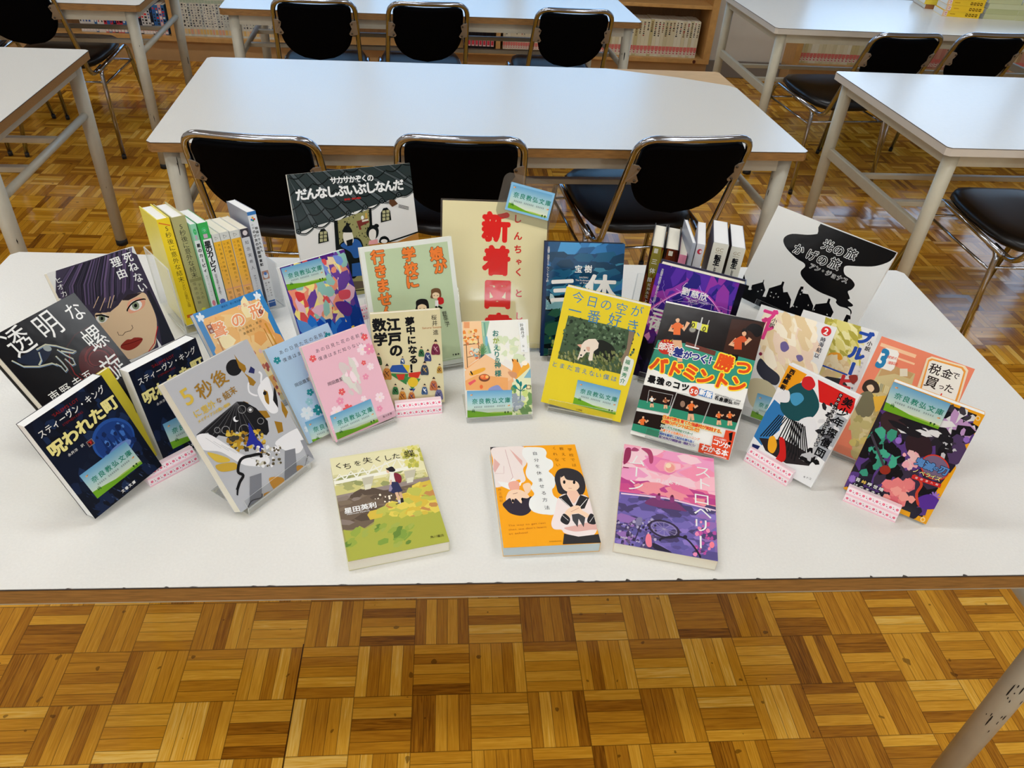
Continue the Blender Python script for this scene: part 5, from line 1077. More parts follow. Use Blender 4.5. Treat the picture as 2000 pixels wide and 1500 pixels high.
# ------------------------------------------------------------ three books lying flat in front
def flat(tl, tr, br, bl, th, label, cover, page=M_PAGE, ink=INK):
    z = .7+th; a, b, c, d = [W(*q, z) for q in (tl, tr, br, bl)]
    u = ((b-a)+(c-d)).normalized(); q = ((a-d)+(b-c)).normalized(); u = u+Vector((q.y, -q.x, 0)); u.z = 0; u.normalize(); v = Vector((-u.y, u.x, 0)); ctr = (a+b+c+d)/4
    w = ((b-a).length+(c-d).length)/2; h = ((d-a).length+(c-b).length)/2
    o = ctr-v*h/2; M = Matrix(((u.x, v.x, 0, o.x), (u.y, v.y, 0, o.y), (0, 0, 1, z+.0003), (0, 0, 0, 1)))
    return book(None, label, cover, M=M, dims=(w, h, th), page=page, ink=ink)
f = flat((640, 893), (815, 872), (882, 1057), (684, 1097), .017, 'green novel lying flat with a painted girl on a riverbank, leftmost of the three', (214, 210, 170)); f.crop = E1
f.full((226, 224, 176), (140, 128, 100), (176, 176, 76)); f.poly([(100, 250), (1060, 120), (1170, 470), (150, 640)], (232, 228, 184)); f.poly([(150, 540), (1120, 360), (1190, 500), (190, 640)], (206, 200, 130)); f.scatter(50, (150, 380, 1100, 560), [(196, 194, 140), (150, 156, 100), (216, 212, 160), (170, 170, 110)], 30, 3, asp=2, rot=-.2)
f.poly([(170, 640), (1180, 430), (1230, 620), (900, 720), (600, 900), (480, 980), (250, 1000)], (112, 96, 80)); f.poly([(170, 640), (1180, 430), (1190, 470), (190, 690)], (150, 136, 130)); f.scatter(60, (250, 560, 1000, 940), [(100, 84, 70), (126, 110, 92), (88, 74, 62), (140, 126, 116)], 34, 4, asp=3, rot=-.2, inside=lambda x, y: y > 640-(x-170)*.17 and y < 1000-(x-250)*.55)
W2 = (240, 240, 226); f.line([(155, 505), (1010, 330)], .05, W2); f.line([(150, 470), (260, 430), (560, 370), (830, 250), (1010, 290)], .02, W2)
for k in range(7): x = 170+k*120; y = 490-k*26; f.line([(x, y), (x+60, y-78-k*8), (x+120, y-24)], .018, W2)
for x, y in ((520, 470), (960, 400)): f.poly([(x-55, y-20), (x+70, y-45), (x+50, y+60), (x-30, y+85)], (196, 192, 170)); f.poly([(x-20, y+50), (x+45, y+38), (x+40, y+90), (x-25, y+105)], (222, 220, 200))
f.scatter(9, (590, 620, 780, 700), [(250, 240, 220)], 12, 3); f.scatter(70, (860, 130, 1110, 330), [(206, 200, 90), (180, 180, 84), (226, 220, 130)], 26, 5, inside=lambda x, y: x > 820+y*.35)
f.poly([(500, 980), (590, 930), (600, 830), (720, 730), (840, 720), (1000, 690), (1000, 600), (1180, 470), (1240, 600), (1380, 1000), (1390, 1120), (350, 1330), (270, 990), (380, 1010), (440, 950)], (172, 176, 72))
f.scatter(120, (600, 480, 1280, 830), [(226, 206, 90), (206, 196, 80), (214, 186, 70), (190, 190, 84), (196, 140, 80)], 44, 6, asp=1.8, rot=-.25, inside=lambda x, y: y > 1120-x*.55); f.scatter(50, (300, 860, 1000, 1150), [(130, 160, 66), (150, 170, 70), (104, 136, 56), (164, 176, 80)], 34, 7, asp=2, rot=-.6, inside=lambda x, y: y > 1020-(x-300)*.25)
f.blob([(735, 345), (780, 330), (815, 365), (795, 385), (745, 380), (715, 350)], (34, 30, 36)); f.blob([(725, 365), (750, 380), (745, 400), (725, 390)], (226, 190, 160)); f.blob([(765, 400), (810, 400), (815, 470), (790, 500), (752, 490), (755, 430)], (236, 232, 224)); f.blob([(800, 400), (850, 405), (880, 440), (875, 495), (835, 500), (812, 470)], (124, 34, 54)); f.poly([(765, 490), (840, 490), (892, 585), (800, 612), (745, 590)], (44, 48, 86)); f.poly([(760, 500), (785, 560), (770, 590), (745, 588)], (150, 140, 170)); f.line([(770, 470), (765, 520)], .02, (226, 190, 160))
f.line([(825, 600), (855, 685)], .03, (222, 184, 152)); f.line([(865, 600), (885, 670)], .028, (206, 168, 140)); f.line([(855, 680), (860, 720)], .026, (210, 210, 210)); f.line([(882, 660), (890, 705)], .03, (30, 28, 34)); f.line([(820, 725), (860, 710)], .012, (60, 50, 50))
for ch, x, y, z in zip('くちを失くした蝶', (222, 312, 420, 522, 635, 735, 822, 960), (322, 325, 295, 265, 252, 238, 220, 195), (.10, .11, .09, .11, .10, .10, .10, .125)): f.text(ch, (x, y), (x, y), z, (26, 24, 24), bold=.0)
f.text('星田英利', (322, 790), (578, 735), .085, WHT, bold=.03); f.word('Hidetoshi Hoshida', (310, 832), .03, WHT, fit=.235); f.text('角川書店', (1198, 1068), (1305, 1050), .036, (60, 60, 30)); f.build()
f = flat((956, 872), (1122, 870), (1175, 1060), (985, 1071), .016, 'orange book lying flat with two drawn students, middle of the three', (244, 190, 90), page=mat('pale_blue_pages', (196, 208, 212), .8)); f.crop = E2
OG = (248, 168, 30); f.full(OG); f.poly([(90, 135), (490, 110), (490, 135), (100, 180)], (30, 28, 30)); SH_ = (238, 226, 222); PK = (226, 178, 170); SKN = (248, 214, 184)
f.blob([(120, 160), (300, 135), (480, 130), (540, 200), (530, 330), (490, 400), (520, 520), (470, 560), (450, 520), (380, 540), (330, 560), (240, 600), (150, 600), (130, 440), (140, 300)], SH_); f.poly([(150, 270), (220, 340), (160, 440), (140, 400)], PK); f.poly([(330, 160), (480, 300), (480, 360), (400, 260)], PK); f.line([(280, 170), (370, 490), (350, 520)], .005, (200, 160, 160)); f.line([(160, 450), (265, 450), (265, 360)], .004, (200, 160, 160)); f.poly([(190, 540), (330, 560), (370, 500), (440, 560), (480, 540), (460, 590), (330, 640), (240, 600)], WHT)
f.blob([(320, 560), (430, 540), (440, 640), (350, 650)], (240, 176, 156)); f.blob([(300, 700), (340, 650), (450, 640), (540, 690), (570, 760), (520, 830), (340, 820), (290, 760)], SKN); f.blob([(250, 810), (300, 760), (340, 740), (370, 800), (400, 740), (470, 800), (480, 740), (540, 740), (590, 720), (600, 830), (560, 910), (470, 945), (350, 920), (290, 870)], (52, 46, 60)); f.ell(370, 768, 14, 20, BLK, 10); f.ell(482, 752, 14, 20, BLK, 10); f.line([(370, 688), (425, 676)], .006, (150, 90, 70)); f.blob([(490, 580), (560, 560), (590, 620), (540, 690), (500, 640)], SKN)
CL = (238, 240, 238)
f.blob([(500, 150), (600, 140), (720, 150), (765, 200), (760, 260), (830, 300), (840, 370), (790, 420), (830, 460), (870, 520), (860, 600), (830, 640), (850, 710), (910, 760), (920, 850), (850, 930), (760, 930), (680, 920), (600, 890), (560, 830), (570, 750), (620, 690), (580, 620), (600, 560), (540, 500), (520, 430), (540, 330), (480, 230)], CL)
f.blob([(860, 500), (900, 410), (1000, 385), (1130, 420), (1200, 500), (1220, 620), (1180, 700), (1100, 680), (1000, 700), (910, 680), (880, 600)], (50, 48, 54)); f.blob([(930, 480), (960, 460), (1000, 520), (1110, 540), (1150, 600), (1110, 650), (1050, 670), (970, 640), (930, 560)], SKN); f.ell(972, 550, 15, 22, BLK, 12); f.ell(1088, 552, 15, 22, BLK, 12); f.line([(1020, 622), (1060, 624)], .005, (170, 100, 80)); f.poly([(930, 440), (1010, 430), (1140, 500), (1150, 560), (1070, 520), (1020, 520), (980, 470), (930, 500)], (50, 48, 54))
f.poly([(1010, 650), (1120, 650), (1150, 700), (1090, 830), (1030, 740), (1000, 700)], (244, 200, 176)); f.blob([(900, 740), (1000, 690), (1080, 800), (1160, 700), (1260, 740), (1320, 900), (1360, 1080), (1300, 1180), (1140, 1190), (980, 1150), (940, 1110), (850, 1100), (820, 1030), (860, 900)], (242, 228, 226)); f.blob([(970, 1090), (1100, 1060), (1300, 1020), (1370, 1100), (1280, 1110), (1100, 1130)], PK)
f.poly([(905, 730), (1000, 690), (1090, 850), (1160, 700), (1262, 735), (1210, 860), (1090, 880), (1020, 830)], (44, 42, 46)); f.line([(930, 740), (1050, 850)], .006, WHT); f.line([(1240, 745), (1150, 850)], .006, WHT)
f.poly([(1060, 930), (1140, 920), (1220, 960), (1200, 1080), (1140, 980), (1130, 1080), (1070, 1000)], (70, 70, 74)); f.blob([(1000, 880), (1080, 830), (1150, 830), (1180, 880), (1260, 930), (1230, 970), (1150, 920), (1060, 930), (1030, 980), (980, 930)], SKN); f.line([(1050, 900), (1150, 850)], .005, (200, 130, 110))
f.blob([(930, 980), (970, 920), (1040, 980), (1010, 1050), (940, 1020)], (44, 42, 46)); f.blob([(1240, 1000), (1280, 920), (1340, 960), (1340, 1040), (1270, 1040)], (44, 42, 46)); f.line([(950, 940), (1020, 1000)], .005, WHT); f.line([(1270, 1020), (1320, 950)], .005, WHT); f.poly([(970, 1155), (1140, 1190), (1380, 1160), (1420, 1260), (955, 1280)], (50, 48, 50))
for ch, x, y in zip('自分を休ませる方法', (628, 645, 660, 678, 693, 710, 732, 745, 770), (215, 293, 365, 445, 525, 600, 678, 758, 850)): f.text(ch, (x, y), (x, y), .062, (40, 44, 50), bold=.0)
for row, xs_, ys_ in (('学校では', (1038, 1055, 1072, 1088), (170, 235, 290, 352)), ('教えて', (940, 962, 968), (160, 225, 288)), ('くれない', (855, 865, 885, 900), (155, 222, 290, 350))):
    for ch, x, y in zip(row, xs_, ys_): f.text(ch, (x, y), (x, y), .055, (150, 90, 20))
for k, tx in enumerate(('The way to get rest', 'that we don\'t learn', 'at school')): f.word(tx, (315+k*4, 1062+k*48), .033, (190, 110, 30), fit=(.40, .40, .20)[k], rot=.04)
f.text('井上祐紀', (215, 640), (235, 770), .04, (190, 120, 40)); f.word('KADOKAWA', (800, 1248), .02, (90, 60, 20)); f.build()
f = flat((1221, 872), (1398, 892), (1397, 1098), (1198, 1058), .017, 'pink and violet novel lying flat with a sunset lake, rightmost of the three', (216, 206, 190)); f.crop = E3
f.full((244, 170, 190), (226, 140, 190), (110, 100, 170)); f.poly([(270, 110), (1230, 200), (1230, 760), (700, 620), (230, 470)], (244, 176, 196)); f.scatter(60, (240, 140, 1220, 640), [(246, 150, 180), (250, 190, 204), (236, 130, 180), (246, 206, 216), (240, 160, 200)], 80, 3, asp=2.5, rot=.15)
f.poly([(235, 460), (600, 500), (1225, 640), (1225, 800), (700, 700), (215, 600)], (220, 96, 150)); f.scatter(40, (230, 480, 1220, 720), [(206, 80, 140), (236, 120, 160), (190, 70, 140), (240, 150, 160)], 40, 4, asp=3.4, rot=.2, inside=lambda x, y: abs(y-(530+(x-230)*.16)) < 70)
f.poly([(215, 590), (700, 650), (1220, 780), (1210, 1330), (130, 1120)], (110, 96, 170)); f.scatter(170, (150, 640, 1220, 1330), [(120, 106, 180), (90, 80, 140), (140, 120, 196), (76, 66, 110), (150, 110, 180), (100, 92, 160)], 44, 5, asp=2.4, rot=.15, inside=lambda x, y: y > 620+(x-215)*.16 and y < 1120+(x-130)*.2); f.line([(230, 610), (700, 660), (1220, 790)], .02, (236, 206, 226))
f.scatter(120, (150, 880, 600, 1200), [(64, 54, 90), (100, 86, 120), (180, 170, 200), (50, 44, 70)], 16, 6, inside=lambda x, y: y < 1120+(x-130)*.2)
f.scatter(30, (1000, 900, 1210, 1250), [(206, 90, 160), (236, 140, 180), (180, 80, 160)], 22, 8)
f.ell(740, 340, 62, 56, (246, 190, 180), 22); f.ell(745, 345, 46, 42, (242, 160, 150), 20); f.ell(725, 320, 30, 26, (250, 220, 190), 14)
f.blob([(480, 715), (540, 660), (600, 660), (700, 690), (800, 700), (900, 780), (910, 800), (780, 780), (640, 760)], (120, 60, 110)); f.blob([(595, 640), (635, 610), (640, 680), (600, 670)], (150, 70, 130)); f.blob([(745, 640), (780, 640), (785, 700), (745, 700)], (140, 60, 120)); f.ell(628, 622, 14, 14, (110, 40, 70)); f.ell(765, 640, 14, 14, (110, 40, 70))
f.line([(680+155*math.cos(a*.33)*1-20*math.sin(a*.33), 985+80*math.sin(a*.33)+45*math.cos(a*.33)) for a in range(20)], .022, (56, 46, 66)); f.line([(680+130*math.cos(a*.33)*1-16*math.sin(a*.33), 985+64*math.sin(a*.33)+38*math.cos(a*.33)) for a in range(20)], .006, (170, 160, 190))
for a in range(12): f.line([(680, 985), (680+140*math.cos(a*.52), 985+70*math.sin(a*.52)+40*math.cos(a*.52))], .003, (180, 170, 200))
f.line(f.smooth([(640, 1110), (760, 1060), (900, 1080), (1000, 1180), (1060, 1280), (980, 1200)])[:22], .02, (44, 40, 56)); f.line([(370, 1110), (450, 900), (400, 880)], .012, (60, 50, 80)); f.blob([(395, 870), (450, 870), (440, 940), (385, 940)], (130, 124, 160)); f.ell(900, 1068, 22, 20, (40, 36, 50)); f.blob([(500, 1040), (540, 1050), (550, 1160), (510, 1170), (485, 1110)], (240, 130, 150)); f.blob([(560, 1130), (640, 1160), (760, 1230), (700, 1240), (580, 1190)], (44, 40, 60)); f.ell(1180, 1150, 26, 34, (246, 130, 150))
f.blob([(275, 150), (330, 140), (330, 220), (300, 280), (255, 300)], (150, 50, 90)); f.blob([(440, 140), (530, 150), (565, 220), (560, 290), (530, 290), (510, 200)], (176, 70, 110)); f.line([(250, 335), (310, 345)], .014, (150, 50, 90)); f.blob([(335, 160), (370, 130), (420, 160), (370, 170)], (170, 70, 110))
for ch, x, y in zip('ストロベリー', (1085, 1090, 1072, 1085, 1068, 1062), (385, 515, 668, 810, 945, 1120)): f.text(ch, (x, y), (x, y), .20, WHT, bold=.0, vert=True)
for ch, x, y in zip('ムーン', (400, 390, 380), (265, 385, 525)): f.text(ch, (x, y), (x, y), .19, WHT, bold=.0, vert=True)
f.text('芥川なお', (622, 475), (820, 508), .062, WHT); f.text('すばる舎', (228, 1070), (285, 1080), .025, WHT); f.build()

# ------------------------------------------------------------ rows of upright books with their spines towards us
def upright(name, M, th, h, dep, label, cover, spine, page=M_PAGEW, hard=False, group=None, ink=INK, side=None, cat='book'):
    """M: spine base centre; x thickness, y height, z out of the spine; the book reaches back along -z"""
    t = empty(name, label=label, cat=cat, group=group); t.matrix_world = M
    ct = .0015 if hard else .0005; ins = .003 if hard else .0008
    bm = bmesh.new(); box(bm, -th/2+ct, th/2-ct, ins, h-ins, -dep+ins, -ct); link('page_block', bm, page, t)
    bm = bmesh.new(); box(bm, -th/2, -th/2+ct, 0, h, -dep, 0); box(bm, th/2-ct, th/2, 0, h, -dep, 0); box(bm, -th/2+ct, th/2-ct, 0, h, -ct, 0); link('cover', bm, mat('cover_stock', cover, .35, noise=.02, nscale=100), t)
    f = Face(t, M, th, h, ink=ink, name='spine_print')
    if spine: f.full(*spine)
    return f
def row_matrix(o, yaw, tilt, rol, s, dz):
    M = pose_matrix(o[0], o[1], o[2]-.7, yaw, tilt, rol); return M @ Matrix.Translation((s, 0, -dz))
RL = ((-.4187, 1.0837, .7248), 32.1, 11.5, .4)
def LB(i): s0, s1, dz, h = [(.0005, .0203, .0206, .18), (.0217, .0427, .014, .18), (.0431, .0528-.0005, .0003, .167), (.0530, .0690, -.0039, .167), (.0700, .0822, -.004, .145), (.0826, .0976, -.0038, .145), (.0980, .1134, -.0071, .145), (.1138, .1272, -.0103, .145), (.1339, .1485, -.0012, .167)][i]; return row_matrix(*RL, (s0+s1)/2, dz), s1-s0-.0004, h
M, th, h = LB(0); f = upright('book', M, th, h, .12, 'yellow hardcover at the left end of the left upright row', (240, 226, 90), [(246, 214, 40)], hard=True)
f.text('5秒後に意外な結末', (.58, .09), (.58, .56), .50, (60, 50, 20), vert=True); f.text('アポロンの黄色い太陽', (.62, .60), (.62, .82), .26, (120, 80, 20), vert=True); f.line([(.1, .03), (.9, .07)], .1, (226, 120, 40)); f.rect(.2, .9, .75, .93, (206, 110, 30)); f.build()
M, th, h = LB(1); f = upright('book', M, th, h, .12, 'olive beige hardcover, second from left in the left upright row', (206, 200, 150), [(178, 172, 118)], hard=True)
f.text('5秒後に意外な結末', (.5, .09), (.5, .54), .50, (50, 50, 40), vert=True); f.rect(.05, .57, .95, .60, (150, 146, 96)); f.text('テミスの', (.68, .64), (.68, .76), .28, (90, 90, 60), vert=True); f.text('瑠璃の指輪', (.32, .62), (.32, .80), .28, (110, 110, 80), vert=True); f.ell(.5, .87, .16, .012, (226, 220, 60)); f.build()
for i, (g, lab) in enumerate((((150, 216, 180), 'white spined green topped paperback, pale green one'), ((60, 176, 84), 'white spined green topped paperback, bright green one'))):
    M, th, h = LB(2+i); f = upright('book', M, th, h, .11, lab+' in the left row', g, [(232, 234, 234)])
    f.rect(0, 0, 1, .16, g); f.rect(0, .16, .16, 1, g) if i else None; f.ell(.5, .075, .28, .03, (70, 190, 110), 14); f.text('つ', (.5, .075), (.5, .075), .3, WHT); f.rect(.3, .11, .7, .15, (200, 170, 190))
    f.text('星のカービィ', (.5, .21), (.5, .46), .72, (24, 24, 26), bold=.04, vert=True); f.text('刹那の見斬りで悪を断て' if i else '結成カービィハンターズ', (.5, .52), (.5, .72), .26, (40, 40, 44), vert=True); f.ell(.5, .80, .3, .03, (226, 130, 150) if not i else (90, 110, 190), 12); f.build()
for i in range(3):
    M, th, h = LB(4+i); f = upright('book', M, th, h, .105, ['yellow to pink spined paperback, left one of the three alike in the left row', 'yellow to pink spined paperback, middle one of the three alike in the left row', 'yellow to pink spined paperback, right one of the three alike in the left row'][i], (236, 236, 230), [(240, 182, 40), (240, 180, 70), (236, 176, 150)], page=M_PAGE, group='orange spined paperbacks in the left row')
    f.rect(0, 0, 1, .09, (214, 214, 208)); f.line([(.35, .03), (.35, .07), (.7, .05), (.35, .03)], .05, (110, 110, 100)); f.text('天久鷹央の推理カルテ', (.64, .13), (.64, .58), .34, (90, 60, 10), vert=True); f.text(['ファントムの病棟', '密室のパラノイア', '悲恋のシンドローム'][i], (.25, .13), (.25, .42), .22, (190, 120, 20), vert=True)
    f.rect(0, .64, 1, .655, (226, 160, 120)); f.text('知念実希人', (.5, .69), (.5, .93), .42, (110, 60, 40), vert=True); f.build()
M, th, h = LB(7); f = upright('book', M, th, h, .105, 'white spined paperback with a small dark picture at its top in the left row', (226, 226, 226), [(206, 208, 212)], page=M_PAGE)
f.rect(0, 0, 1, .10, (60, 56, 64)); f.ell(.55, .05, .3, .03, (220, 210, 210), 10); f.text('知念実希人', (.5, .16), (.5, .46), .5, (50, 50, 60), vert=True); f.text('神酒クリニックで乾杯を', (.5, .56), (.5, .86), .3, (90, 90, 110), vert=True); f.build()
M, th, h = LB(8); f = upright('book', M, th, h, .108, 'tall white film novel with blue band at top, right end of left upright row', (150, 156, 176), [(226, 228, 230)])
f.rect(0, 0, 1, .035, (58, 120, 186)); 
for a, c in ((.3, (214, 60, 50)), (1.57, (60, 150, 90)), (2.8, (40, 110, 190)), (4.7, (230, 170, 50))): f.ell(.5+.16*math.cos(a), .075+.014*math.sin(a), .13, .011, c, 8)
f.text('映画ドラえもん', (.68, .17), (.68, .40), .36, (30, 30, 34), bold=.03, vert=True); f.text('小説', (.3, .13), (.3, .16), .26, BLK, vert=True); f.text('のび太の月面探査記', (.32, .20), (.32, .54), .38, (30, 30, 34), bold=.04, vert=True); f.rect(.1, .61, .9, .70, (196, 150, 130)); f.ell(.5, .66, .3, .03, (220, 226, 236), 12); f.ell(.5, .64, .18, .018, (90, 130, 200), 12)
f.text('著・辻村深月', (.66, .74), (.66, .88), .22, BLK, vert=True); f.text('原作・藤子・F', (.3, .74), (.3, .88), .2, BLK, vert=True); f.rect(.08, .93, .92, 1, (58, 100, 170)); f.build()
RR = ((.3200, 1.0900, .7158), -17.0, 6.9, -1.6)
def RB(i): s0, s1, dz, h = [(.003, .025, .0159, .17), (.0266, .0498, .0163, .17), (.0512, .064, .0137, .165), (.0747, .0884, .009, .19), (.0985, .1235, -.0001, .2), (.1287, .1516, .0109, .195)][i]; return row_matrix(*RR, (s0+s1)/2, dz), s1-s0-.0004, h-.006
for i in range(2):
    M, th, h = RB(i); f = upright('book', M, th, h, .125, ['dark red and gold spined hardcover, leftmost in the right upright row', 'dark red and black spined hardcover, second in the right upright row'][i], (24, 18, 18), [(34, 24, 20), (90, 36, 24), (16, 16, 26)], hard=True, page=M_PAGE, ink=INK_GLOSS)
    f.scatter(40, (.05, .02, .95, .8), [(110, 50, 26), (70, 26, 20), (120, 96, 30) if not i else (90, 40, 24), (50, 26, 20), (140, 60, 30)], .16, 3+i, k=7)
    if not i: f.scatter(8, (.1, .05, .9, .2), [(130, 130, 40), (150, 140, 60)], .2, 6); f.ell(.4, .95, .28, .03, (40, 100, 190), 12)
    f.text('三体Ⅲ', (.5, .16), (.5, .36), .46, WHT, bold=.02, vert=True); f.text('死神永生', (.5, .42), (.5, .55), .3, (230, 226, 210), vert=True); f.text('上下'[i], (.5, .60), (.5, .60), .3, WHT); f.text('劉慈欣', (.5, .66), (.5, .78), .34, (236, 232, 220), bold=.02, vert=True); f.rect(.3, .02, .6, .07, (220, 216, 200)); f.build()
M, th, h = RB(2); f = upright('book', M, th, h, .105, 'small pink spined paperback in the right upright row', (236, 150, 180), [(236, 148, 178)], page=M_PAGE)
f.text('かわいそうだね', (.5, .14), (.5, .75), .55, (190, 40, 90), bold=.02, vert=True); f.build()
M, th, h = RB(3); f = upright('book', M, th, h, .12, 'pale grey spined book with a red round mark, beside the pink spine', (214, 210, 216), [(222, 222, 226)])
f.ell(.5, .07, .3, .025, (206, 60, 80), 14); f.ell(.62, .07, .16, .014, (236, 220, 224), 12); f.text('一緒に好き', (.64, .22), (.64, .70), .34, (60, 60, 70), vert=True); f.text('それでも君が好き', (.3, .22), (.3, .76), .26, (90, 90, 100), vert=True); f.build()
M, th, h = RB(3); M = M @ Matrix.Translation((-.0115, 0, .004)) @ Matrix.Rotation(R(8), 4, 'Y')
f = upright('book', M, .006, .185, .12, 'thin silvery grey booklet leaning beside the pale grey spined book', (150, 156, 170), [(170, 176, 188), (196, 200, 210), (150, 154, 166)], ink=INK_GLOSS); f.build()
for i in range(2):
    M, th, h = RB(4+i); f = upright('book', M, th, h, .122, ['thick cream spined novel with black lettering, left of two alike at the row end', 'thick cream spined novel with black lettering, right end of the right row'][i], (60, 58, 74), [(224, 222, 208)])
    f.text('GC', (.36, .055), (.62, .055), .34, (150, 130, 90)); f.word('NOVELS', (.27, .085), .16, (150, 130, 90), fit=.46); f.text('転生', (.5, .125), (.5, .17), .42, BLK, bold=.06, vert=True); f.text('したら', (.5, .21), (.5, .25), .2, BLK, bold=.04, vert=True); f.text('スライム', (.5, .295), (.5, .44), .42, BLK, bold=.06, vert=True); f.text('だった件', (.5, .49), (.5, .60), .26, BLK, bold=.04, vert=True); f.text(str(3+i), (.5, .68), (.5, .68), .34, BLK); f.text('伏瀬', (.5, .78), (.5, .83), .3, BLK, vert=True); f.build()

# ------------------------------------------------------------ clear stands and flowered blocks
def edge_mat():
    m = clear_mat('acrylic_cut_edge', (.9, .92, .92), .5, .2); nt = m.node_tree; o = [n for n in nt.nodes if n.type == 'OUTPUT_MATERIAL'][0]; mx = [n for n in nt.nodes if n.type == 'MIX_SHADER'][0]
    d = nt.nodes.new('ShaderNodeBsdfDiffuse'); d.inputs[0].default_value = (.85, .87, .86, 1); m2 = nt.nodes.new('ShaderNodeMixShader'); m2.inputs[0].default_value = .55
    nt.links.new(mx.outputs[0], m2.inputs[1]); nt.links.new(d.outputs[0], m2.inputs[2]); nt.links.new(m2.outputs[0], o.inputs[0]); return m
M_CUT = edge_mat()
def plate(name, parent, w, p0, p1, side=1, T=.0018):
    """flat acrylic plate of width w between two (depth, height) points"""
    a, b = Vector((0, p0[0], p0[1])), Vector((0, p1[0], p1[1])); d = b-a; L = d.length; d.normalize(); n = Vector((0, -d.z, d.y))*side
    bm = bmesh.new(); M = Matrix(((1, 0, 0, 0), (0, d.y, n.y, a.y), (0, d.z, n.z, a.z), (0, 0, 0, 1)))
    box(bm, -w/2, w/2, 0, L, 0, T, M=M)
    for fc in bm.faces:
        if fc.calc_area() < max(w, L)*T*1.05: fc.material_index = 1
    return link(name, bm, [M_ACR, M_CUT], parent)
def acrylic(key, label, wk=.8, back=.6, base=.055):
    x, y, z0, yaw, tilt, rol, w, h, th = POSE[key]; t = empty('book_stand', (x, y, .7), R(yaw), label, 'stand', 'clear acrylic book stands'); tt = R(tilt); W_ = w*wk
    s_, c_ = math.sin(tt), math.cos(tt); g = .0025
    L0 = (-g*c_, z0+g*s_-.0012); plate('front_lip', t, W_, L0, (L0[0]+.013*s_, L0[1]+.013*c_), 1)
    B0 = ((th+g)*c_, max(.0004, z0-(th+g)*s_))
    plate('back_plate', t, W_, B0, (B0[0]+h*back*s_, B0[1]+h*back*c_), -1)
    plate('base_plate', t, W_, (-g*c_+.0005, .0003), (B0[0]+base, .0003), 1, T=min(.0016, max(.0004, z0-th*s_-.0006)))
    bm = bmesh.new()
    if L0[1] > .003: plate('ledge', t, W_, (L0[0], .0004), L0, -1, T=.0016)
    bm.free()
for k, lab, a in (('silver', 'clear acrylic stand under the silver book', (.85,)), ('koe', 'clear acrylic stand under the blue bordered book', ()), ('shin', 'clear acrylic stand under the purple bordered film novel', ()), ('pink', 'clear acrylic stand under the pink flower paperback', (.95,)),
                  ('okaeri', 'small clear acrylic stand under the pale paperback in the centre', (1.0,)), ('kyou', 'clear acrylic stand under the yellow puppy book', (.8,)), ('bad', 'clear acrylic stand under the badminton handbook', (.7,)),
                  ('ryu', 'clear acrylic stand behind and under the purple hardcover', (.8,)), ('santaix', 'clear acrylic stand under the blue green hardcover', (.8,)), ('musume', 'wide clear acrylic stand under the pale green book', (1.05,)), ('sign', 'clear stand holding the cream sign', (1.05,)),
                  ('blue2', 'clear acrylic stand under the pink lettered novel', (.9,)), ('zei', 'clear acrylic stand under the orange comic', (.95,)), ('hikari', 'clear stand propping the black and white picture book', (.6,)), ('reason', 'clear stand propping the book with the purple haired woman', (.8,))): acrylic(k, lab, *a)
def tray(o, yaw, tilt, rol, L, hb, label):
    M = pose_matrix(o[0], o[1], o[2]-.7, yaw, tilt, rol); t = empty('book_tray', label=label, cat='stand'); t.matrix_world = M
    for nm, b in (('floor_plate', (-.008, L+.008, -.003, -.001, -.15, .01)), ('back_plate', (-.008, L+.008, -.001, hb, -.152, -.150)), ('side_plate', (-.010, -.008, -.003, hb, -.15, .012)), ('side_plate', (L+.008, L+.010, -.003, hb*.7, -.15, .012)), ('front_lip', (-.008, L+.008, -.003, .012, .010, .012))):
        bm = bmesh.new(); box(bm, *b)
        ar = sorted(fc.calc_area() for fc in bm.faces)[-2]
        for fc in bm.faces:
            if fc.calc_area() < ar*.5: fc.material_index = 1
        link(nm, bm, [M_ACR, M_CUT], t)
tray(*RL, .150, .11, 'clear tilted tray holding the left upright row of books')
tray(*RR, .153, .06, 'clear tilted tray holding the right upright row of books')
